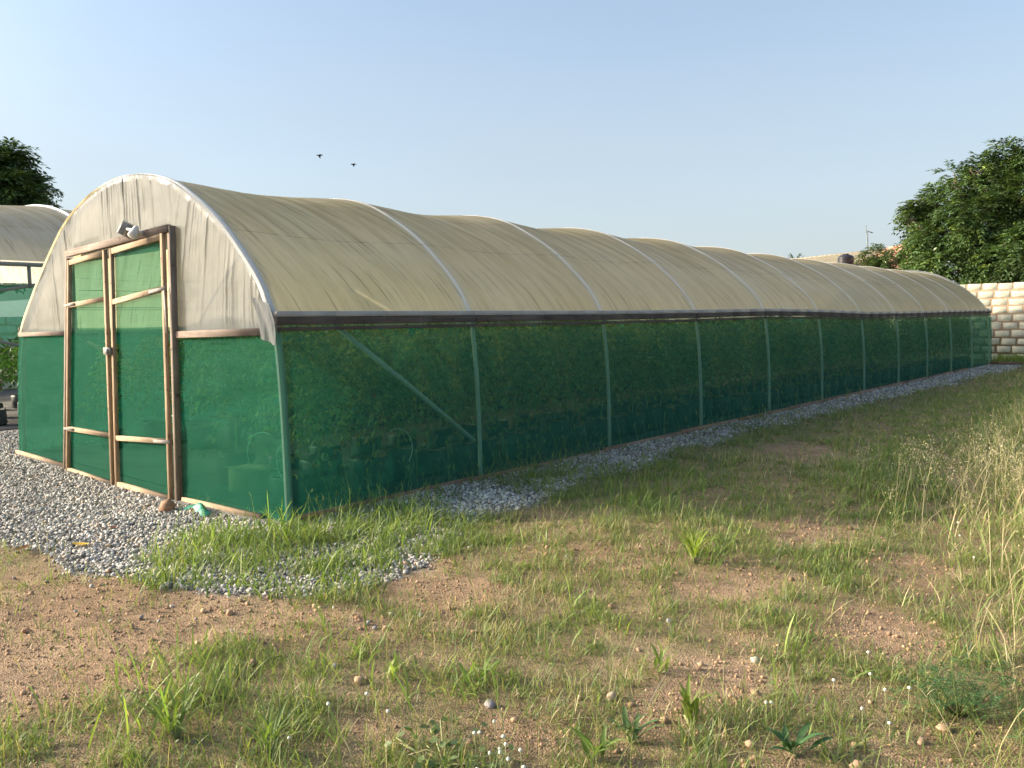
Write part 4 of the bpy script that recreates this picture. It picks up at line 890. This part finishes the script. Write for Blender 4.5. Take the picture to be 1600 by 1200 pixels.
# broad leaved crabgrass: runs of wide, bright blades in the lush spots
mb = MB(); n = 60000; x = RNG.uniform(-1.6, 6.3, n); y = RNG.uniform(-3.2, 5.5, n); l_, hf = ellip(LUSH, x, y, 13); tuft = sstep(.5, .68, fbm(x*3.1, y*3.1, 41, 2))
kk = (RNG.uniform(0, 1, n) < l_*(.04+.30*tuft)) & ~under(x, y); x, y, hf = x[kk], y[kk], hf[kk]; n = len(x)
mixv = RNG.uniform(0, 1, (n, 1)); c_ = (GREEN*1.15*(1-mixv)+LIME*1.05*mixv)*RNG.uniform(.8, 1.15, (n, 1))
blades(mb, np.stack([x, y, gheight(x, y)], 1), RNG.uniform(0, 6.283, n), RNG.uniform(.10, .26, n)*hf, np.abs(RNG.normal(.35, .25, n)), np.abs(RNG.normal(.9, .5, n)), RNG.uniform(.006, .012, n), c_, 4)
tag(mb.obj("broad_grass", M['grass']), "bright broad bladed crabgrass in lush tufts by the greenhouse corner and foreground", "grass", kind="stuff")
# lime tufts crowding the near corner of the greenhouse
mb = MB()
for px, py, k_, h_ in ((300, 850, 60, .20), (335, 845, 90, .24), (375, 850, 110, .26), (410, 840, 120, .28), (450, 845, 120, .28), (480, 835, 110, .26), (520, 840, 90, .22), (350, 880, 80, .18), (260, 880, 60, .16), (230, 905, 60, .14), (290, 905, 70, .15), (560, 815, 90, .24), (610, 800, 90, .22), (660, 790, 80, .20), (430, 880, 70, .16), (700, 775, 70, .18), (540, 880, 80, .14), (590, 850, 80, .16), (1085, 880, 60, .16), (1330, 760, 80, .22), (1360, 780, 80, .2), (1020, 770, 60, .2), (480, 905, 50, .12), (520, 900, 60, .13), (400, 915, 50, .11), (350, 912, 50, .11), (555, 905, 60, .13), (440, 920, 40, .10), (500, 885, 90, .14), (530, 915, 70, .13), (575, 880, 90, .15), (470, 925, 60, .11), (610, 870, 70, .14), (390, 930, 40, .10)):
    k_ = int(k_*.52); c_ = gp(px, py); x = c_[0]+RNG.normal(0, .13, k_); y = c_[1]+RNG.normal(0, .08, k_); y = np.where((x < .05) & (y > -.1), -.1-RNG.uniform(0, .1, k_), y); mixv = RNG.uniform(0, 1, (k_, 1))
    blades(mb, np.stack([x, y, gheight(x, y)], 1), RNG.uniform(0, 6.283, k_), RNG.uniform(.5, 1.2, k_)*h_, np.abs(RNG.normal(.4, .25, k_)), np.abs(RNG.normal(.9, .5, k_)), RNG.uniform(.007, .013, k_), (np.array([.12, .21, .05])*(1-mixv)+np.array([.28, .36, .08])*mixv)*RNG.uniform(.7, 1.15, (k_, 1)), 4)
tag(mb.obj("corner_grass", M['grass']), "bright lime green grass crowding the gravel at the near corner of the greenhouse", "grass", kind="stuff")
# small creeping leaves between the blades
mb = MB(); n = 90000; x = RNG.uniform(-2.6, 6.6, n); y = RNG.uniform(-3.3, 8, n); d, hf, l_ = density(x, y); tuft = sstep(.40, .66, fbm(x*4.2, y*4.2, 61, 3)); kk = (RNG.uniform(0, 1, n) < d*(.05+.75*tuft)*np.where(y > 3, .6, 1)) & ~under(x, y); x, y = x[kk], y[kk]; n = len(x)
d3 = rdir(n, .3); d3[:, 2] = np.abs(d3[:, 2])*.5; d3 /= np.linalg.norm(d3, axis=1)[:, None]; sz = RNG.uniform(.010, .028, n)*(1+.08*np.maximum(y, 0))
leaflets(mb, np.stack([x, y, gheight(x, y)+RNG.uniform(.002, .035, n)], 1), d3, sz, sz*RNG.uniform(.25, .6, n), np.array([[.12, .19, .055]])*RNG.uniform(.6, 1.5, (n, 1))*np.array([1, 1, 1]), .1)
tag(mb.obj("creeping_leaves", M['grass']), "low creeping leaves spread between the grass tufts", "ground cover", kind="stuff")
# thin flowering stalks with spread fingers
mb = MB()
def stalks(n, x0, x1, y0, y1, fn, Lr, colr, wid=.0026, fingers=3, fl=(.03, .07)):
    x = RNG.uniform(x0, x1, n); y = RNG.uniform(y0, y1, n); kk = (RNG.uniform(0, 1, n) < fn(x, y)) & ~under(x, y); x, y = x[kk], y[kk]; n = len(x)
    if not n: return
    hd = RNG.uniform(0, 6.283, n); c_ = colr*RNG.uniform(.7, 1.2, (n, 1))
    ln = np.abs(RNG.normal(.18, .18, n)); cv = np.abs(RNG.normal(.3, .25, n)); tip = blades(mb, np.stack([x, y, gheight(x, y)], 1), hd, RNG.uniform(*Lr, n), ln, cv, np.full(n, wid), c_, 4)
    for f in range(fingers):
        blades(mb, tip-np.array([0, 0, .012*f]), hd+RNG.normal(0, 1.3, n), RNG.uniform(*fl, n), np.abs(RNG.normal(.6, .35, n)), RNG.normal(.4, .3, n), np.full(n, wid*1.05), c_*1.1, 2)
stalks(5200, -1.5, 6.4, -3.3, 4.0, lambda x, y: .06+.40*density(x, y)[0], (.10, .30), np.array([.30, .30, .10]))
stalks(1500, 0, 9, 4, 20, lambda x, y: .25+.3*density(x, y)[0], (.2, .45), np.array([.32, .30, .12]), .005)
# along the foot of the side net
stalks(900, .03, .5, .0, 12, lambda x, y: np.where(y < 4, .5, .12), (.18, .5), np.array([.20, .26, .08]), .003)
tag(mb.obj("seeding_grass", M['grass']), "thin upright seeding grass stalks with spread finger heads", "grass", kind="stuff")
# tall rough strip at the right edge
mb = MB(); n = 66000; x = RNG.uniform(3.0, 8.8, n); y = RNG.uniform(-1.6, 14, n); tuft = sstep(.35, .65, fbm(x*2.6, y*2.6, 51, 3))
kk = (RNG.uniform(0, 1, n) < edge_right(x, y)*(.12+.75*tuft)) & (np.hypot(x-CAM[0], y-CAM[1]) > 1.9); x, y = x[kk], y[kk]; n = len(x)
far = np.clip(1+.08*(y-1), 1, 2.2); mixv = RNG.uniform(0, 1, (n, 1)); c_ = (GREEN*1.2*(1-mixv)+LIME*1.15*mixv); c_ = np.where(RNG.uniform(0, 1, (n, 1)) < .38, STRAW*RNG.uniform(.7, 1.2, (n, 1)), c_)*RNG.uniform(.8, 1.15, (n, 1))
blades(mb, np.stack([x, y, gheight(x, y)], 1), RNG.uniform(0, 6.283, n), RNG.uniform(.10, .36, n), np.abs(RNG.normal(.35, .28, n)), np.abs(RNG.normal(.8, .5, n)), RNG.uniform(.003, .008, n)*far, c_, 4)
stalks(2600, 3.2, 8, -1.2, 9, lambda x, y: edge_right(x, y)*.6*(np.hypot(x-CAM[0], y-CAM[1]) > 2.2), (.28, .66), STRAW*1.1, .0034, 3, (.04, .1))
tag(mb.obj("tall_grass", M['grass']), "tall yellow green rough grass along the right edge of the yard", "grass", kind="stuff")
# fluffy pale seed heads
mb = MB(); n = 270; c0 = gp(1590, 800); x = c0[0]+RNG.normal(.1, .55, n); y = c0[1]+RNG.normal(.2, .8, n); P_ = np.stack([x, y, gheight(x, y)], 1); hd = RNG.uniform(0, 6.283, n)
tip = blades(mb, P_, hd, RNG.uniform(.3, .62, n), np.abs(RNG.normal(.25, .15, n)), np.abs(RNG.normal(.4, .2, n)), np.full(n, .0035), STRAW*RNG.uniform(.8, 1.2, (n, 1)), 4)
rep = 26; bp = np.repeat(tip, rep, 0)+RNG.normal(0, 1, (n*rep, 3))*np.array([.025, .025, .045])
leaflets(mb, bp, rdir(n*rep, .4), RNG.uniform(.010, .022, n*rep), .006, np.array([[.62, .54, .36]])*RNG.uniform(.75, 1.15, (n*rep, 1)))
tag(mb.obj("feathery_grass", M['grass']), "dry feathery pale seed heads in the rough strip at right", "dry grass", kind="stuff")
# grass before the far wall
mb = MB(); n = 26000; x = RNG.uniform(-.2, 12, n); y = RNG.uniform(24.2, 27.9, n); kk = ~under(x, y) & (gravel_mask(x, y) < .5); x, y = x[kk], y[kk]; n = len(x); mixv = RNG.uniform(0, 1, (n, 1))
blades(mb, np.stack([x, y, gheight(x, y)], 1), RNG.uniform(0, 6.283, n), RNG.uniform(.12, .38, n), np.abs(RNG.normal(.2, .2, n)), np.abs(RNG.normal(.5, .3, n)), RNG.uniform(.01, .02, n), (GREEN*(1-mixv)+LIME*mixv)*RNG.uniform(.7, 1.2, (n, 1)), 3)
tag(mb.obj("wall_grass", M['grass']), "band of green grass at the foot of the pale block wall", "grass", kind="stuff")
cb = aty(1573, 569, 25.2); cb[2] = 0; cb = gp(1573, 571); mb = MB(); mb.box((cb[0], cb[1], .06), (.9, .2, .10), .1); tag(mb.obj("timber_offcut", M['base_y'], loc=(cb[0], cb[1], 0)), "rusty brown timber lying on gravel past the far corner of the greenhouse", "timber")

# ------------------------------------------------------------------ single weeds, flowers and stones
def weed(px, py, label, nb, L, wd, lean, col, name="broadleaf_weed", cat="weed"):
    c_ = gp(px, py); z = float(gheight(c_[0], c_[1])); t = thing(name, (c_[0], c_[1], z), label, cat); mb = MB(); h = RNG.uniform(.3, 1, nb); P_ = np.stack([c_[0]+RNG.normal(0, .02, nb), c_[1]+RNG.normal(0, .02, nb), z+h*L*.28], 1)
    mb2 = MB()
    for j in range(nb): mb2.tube([(c_[0], c_[1], z-.01), (c_[0]*.5+P_[j, 0]*.5, c_[1]*.5+P_[j, 1]*.5, z+h[j]*L*.14), P_[j]+np.array([0, 0, .005])], [.004, .0035, .0025], 5)
    mb2.obj("stem", M['stem'], t, True)
    hd = np.arange(nb)*2.4+RNG.normal(0, .4, nb); cv_ = np.array(col)*RNG.uniform(.8, 1.2, (nb, 1))
    n = nb; H = np.stack([np.cos(hd), np.sin(hd), np.zeros(n)], 1); S_ = np.stack([-np.sin(hd), np.cos(hd), np.zeros(n)], 1); LL = RNG.uniform(.7, 1.15, n)*L; ln = np.abs(RNG.normal(lean, .2, n)); seg = 7
    for j in range(n):
        cur = P_[j].copy(); rows_ = []
        for q_ in range(seg+1):
            tq = q_/seg; w_ = wd*(math.sin(math.pi*min(tq*.9+.12, 1.0))**.8)*(1 if q_ < seg else .02); th_ = ln[j]+.9*tq*tq; up_ = np.array([0, 0, 1.0])
            nrm = H[j]*math.cos(th_)-up_*math.sin(th_)
            rows_.append([cur-S_[j]*w_/2-nrm*w_*.18, cur, cur+S_[j]*w_/2-nrm*w_*.18]); cur = cur+(H[j]*math.sin(th_)+up_*math.cos(th_))*LL[j]/seg
        mb.grid(np.array(rows_), C=cv_[j])
    mb.obj("foliage", M['grass'], t, True); return t
weed(1080, 1128, "broad bladed grass plant standing alone on bare soil in the foreground", 11, .17, .020, .45, (.19, .25, .06))
weed(985, 1150, "bluish broad leaved weed left of the lone grass plant", 9, .15, .022, .6, (.10, .17, .07))
weed(1085, 885, "bright lime tuft of broad grass in the middle of the yard", 26, .22, .013, .5, (.24, .32, .05))
weed(745, 1062, "small weed with two upright leaves in the middle foreground", 7, .13, .022, .6, (.15, .23, .06))
weed(610, 1055, "tiny pale leaved seedling left of the middle foreground weed", 6, .10, .018, .3, (.28, .36, .09))
weed(1240, 1170, "dark leaved weed near the bottom edge among stones", 10, .13, .026, .8, (.06, .13, .05))
weed(275, 1150, "wide bladed grass clump at the bottom left of the yard", 22, .20, .013, .65, (.18, .25, .07))
weed(420, 1170, "arching wide bladed grass clump right of the bottom left clump", 18, .20, .012, .8, (.17, .24, .07))
weed(1030, 1045, "slender young weed behind the lone grass plant", 7, .13, .016, .35, (.18, .25, .07))
weed(930, 1180, "leafy weed at the bottom edge below the bluish one", 10, .14, .022, .6, (.15, .23, .06))
# round leaved creeping weed and feathery bush
c_ = gp(695, 1188); z = float(gheight(c_[0], c_[1])); t = thing("creeping_weed", (c_[0], c_[1], z), "round leaved creeping weed at the bottom centre edge", "weed"); mb = MB(); n = 60
p = np.stack([c_[0]+RNG.normal(0, .13, n), c_[1]+RNG.normal(0, .10, n), np.full(n, z)+RNG.uniform(.02, .07, n)], 1); d = rdir(n, .2); d[:, 2] *= .35; d /= np.linalg.norm(d, axis=1)[:, None]
leaflets(mb, p, d, RNG.uniform(.03, .055, n), RNG.uniform(.025, .038, n), np.array([[.15, .21, .09]])*RNG.uniform(.7, 1.3, (n, 1)), .08); mb.obj("foliage", M['leaf'], t)
mb = MB()
for j in range(20): mb.tube([(c_[0], c_[1], z), (p[j, 0]*.5+c_[0]*.5, p[j, 1]*.5+c_[1]*.5, z+.02), p[j]], .0025, 4)
mb.obj("stem", M['stem'], t)
c_ = gp(1500, 1110); z = float(gheight(c_[0], c_[1])); t = thing("feathery_bush", (c_[0], c_[1], z), "low feathery leaved green bush in the rough grass at lower right", "bush"); n = 230
p = np.stack([c_[0]+RNG.normal(0, .13, n), c_[1]+RNG.normal(0, .12, n), z+.06+np.abs(RNG.normal(.05, .05, n))], 1); d = rdir(n, .35); d[:, 2] = np.abs(d[:, 2])*.5; d /= np.linalg.norm(d, axis=1)[:, None]
mb = MB(); fronds(mb, p, d, RNG.uniform(.05, .09, n), 1.0, 7, np.array([[.075, .15, .055]])*RNG.uniform(.7, 1.35, (n, 1)), .25, .24, .075); mb.obj("foliage", M['leaf'], t)
mb = MB()
for j in range(30): mb.tube([(c_[0], c_[1], z-.01), p[j]], [.0025, .0012], 5)
mb.obj("stem", m_plain("green_stem", (.09, .15, .05), .7, .2), t)
# white globe flowers
fl_m = m_plain("white_flower_head", (.70, .68, .56), .8, .1, 0, .12, 200)
FLW = [(772, 1121), (741, 1138), (786, 1136), (749, 1131), (780, 1150), (790, 1158), (781, 1167), (765, 1172), (813, 1162), (818, 1175), (745, 1190), (794, 1183), (573, 1076), (606, 1109), (513, 1098), (451, 1141), (1357, 1012), (1360, 1050), (1383, 1074), (1421, 1072), (1347, 1096), (1390, 1117), (1303, 1056), (1497, 818), (1522, 870), (1500, 830), (1197, 1094), (1205, 1093)]
proto = None
for px, py in FLW:
    c_ = gp(px, py, .11); h = .11+random.uniform(-.02, .02); z = float(gheight(c_[0], c_[1]))
    if proto is None:
        t = thing("white_flower", (c_[0], c_[1], z), "small white globe flower on a thin stalk among the grass", "flower", "white globe flowers in the grass"); cc = np.array([c_[0], c_[1], z])
        mb = MB(); mb.tube([cc+np.array([.012, .01, -.01]), cc+np.array([.004, .0, .06]), cc+np.array([0, 0, .11])], .0013, 5); mb.obj("stalk", M['stem'], t)
        mb = MB(); a_ = np.linspace(0, math.pi, 7); mb.lathe([(max(.0002, .0068*math.sin(q_))*(1+.1*math.sin(q_*9)), .115-.0072*math.cos(q_)) for q_ in a_], cc, 10); mb.obj("flower_head", fl_m, t, True); proto = t
    else: t = copy_tree(proto)
    t.location = (c_[0], c_[1], z); s_ = random.uniform(.8, 1.2); t.scale = (s_, s_, h/.11); t.rotation_euler = (0, 0, random.uniform(0, 6.28))
STN = [(573, 970, .035, (.36, .35, .36), "grey stone, left of the cluster on bare soil below the gravel"), (586, 975, .03, (.26, .25, .26), "dark grey stone touching the left stone of the cluster"), (612, 955, .03, (.55, .55, .54), "pale stone at the back of the cluster on bare soil"), (657, 956, .028, (.62, .60, .54), "white stone standing alone right of the stone cluster"),
       (170, 890, .04, (.38, .22, .14), "reddish brown stone on the soil edge of the gravel"), (1045, 965, .03, (.45, .44, .46), "grey stone in grass at the yard centre"), (1180, 1028, .042, (.58, .54, .42), "cream stone on soil in the middle right"), (1172, 1158, .038, (.55, .38, .24), "orange tinted stone near the bottom right"), (955, 1085, .045, (.45, .35, .26), "pale brown stone beside the bluish weed"), (905, 1085, .03, (.45, .32, .2), "small brown stone left of the pale brown stone"),
       (765, 1097, .045, (.30, .28, .29), "grey weathered stone under the middle foreground weed"), (1475, 1130, .05, (.42, .28, .19), "flat brown stone below the feathery bush"), (1340, 1190, .05, (.40, .26, .18), "brown stone at the bottom edge lower right"), (40, 983, .04, (.34, .19, .12), "reddish stone on the bare soil at the left edge"), (72, 905, .035, (.30, .26, .25), "grey stone on soil just off the gravel at left"), (22, 900, .03, (.34, .28, .25), "small stone at the left edge near the gravel"), (635, 876, .04, (.62, .38, .28), "pinkish stone in the grass beyond the cluster"), (1440, 1150, .04, (.40, .28, .2), "brown stone left of the flat brown stone")]
for px, py, s_, col, lab in STN:
    c_ = gp(px, py); z = float(gheight(c_[0], c_[1])); mb = MB(); scatter_stones(mb, np.array([[c_[0], c_[1], z+s_*.25]]), np.array([s_*.6]), np.array([col]), .75, .35, .32); tag(mb.obj("stone", M['stone'], loc=(c_[0], c_[1], z)), lab, "stone")
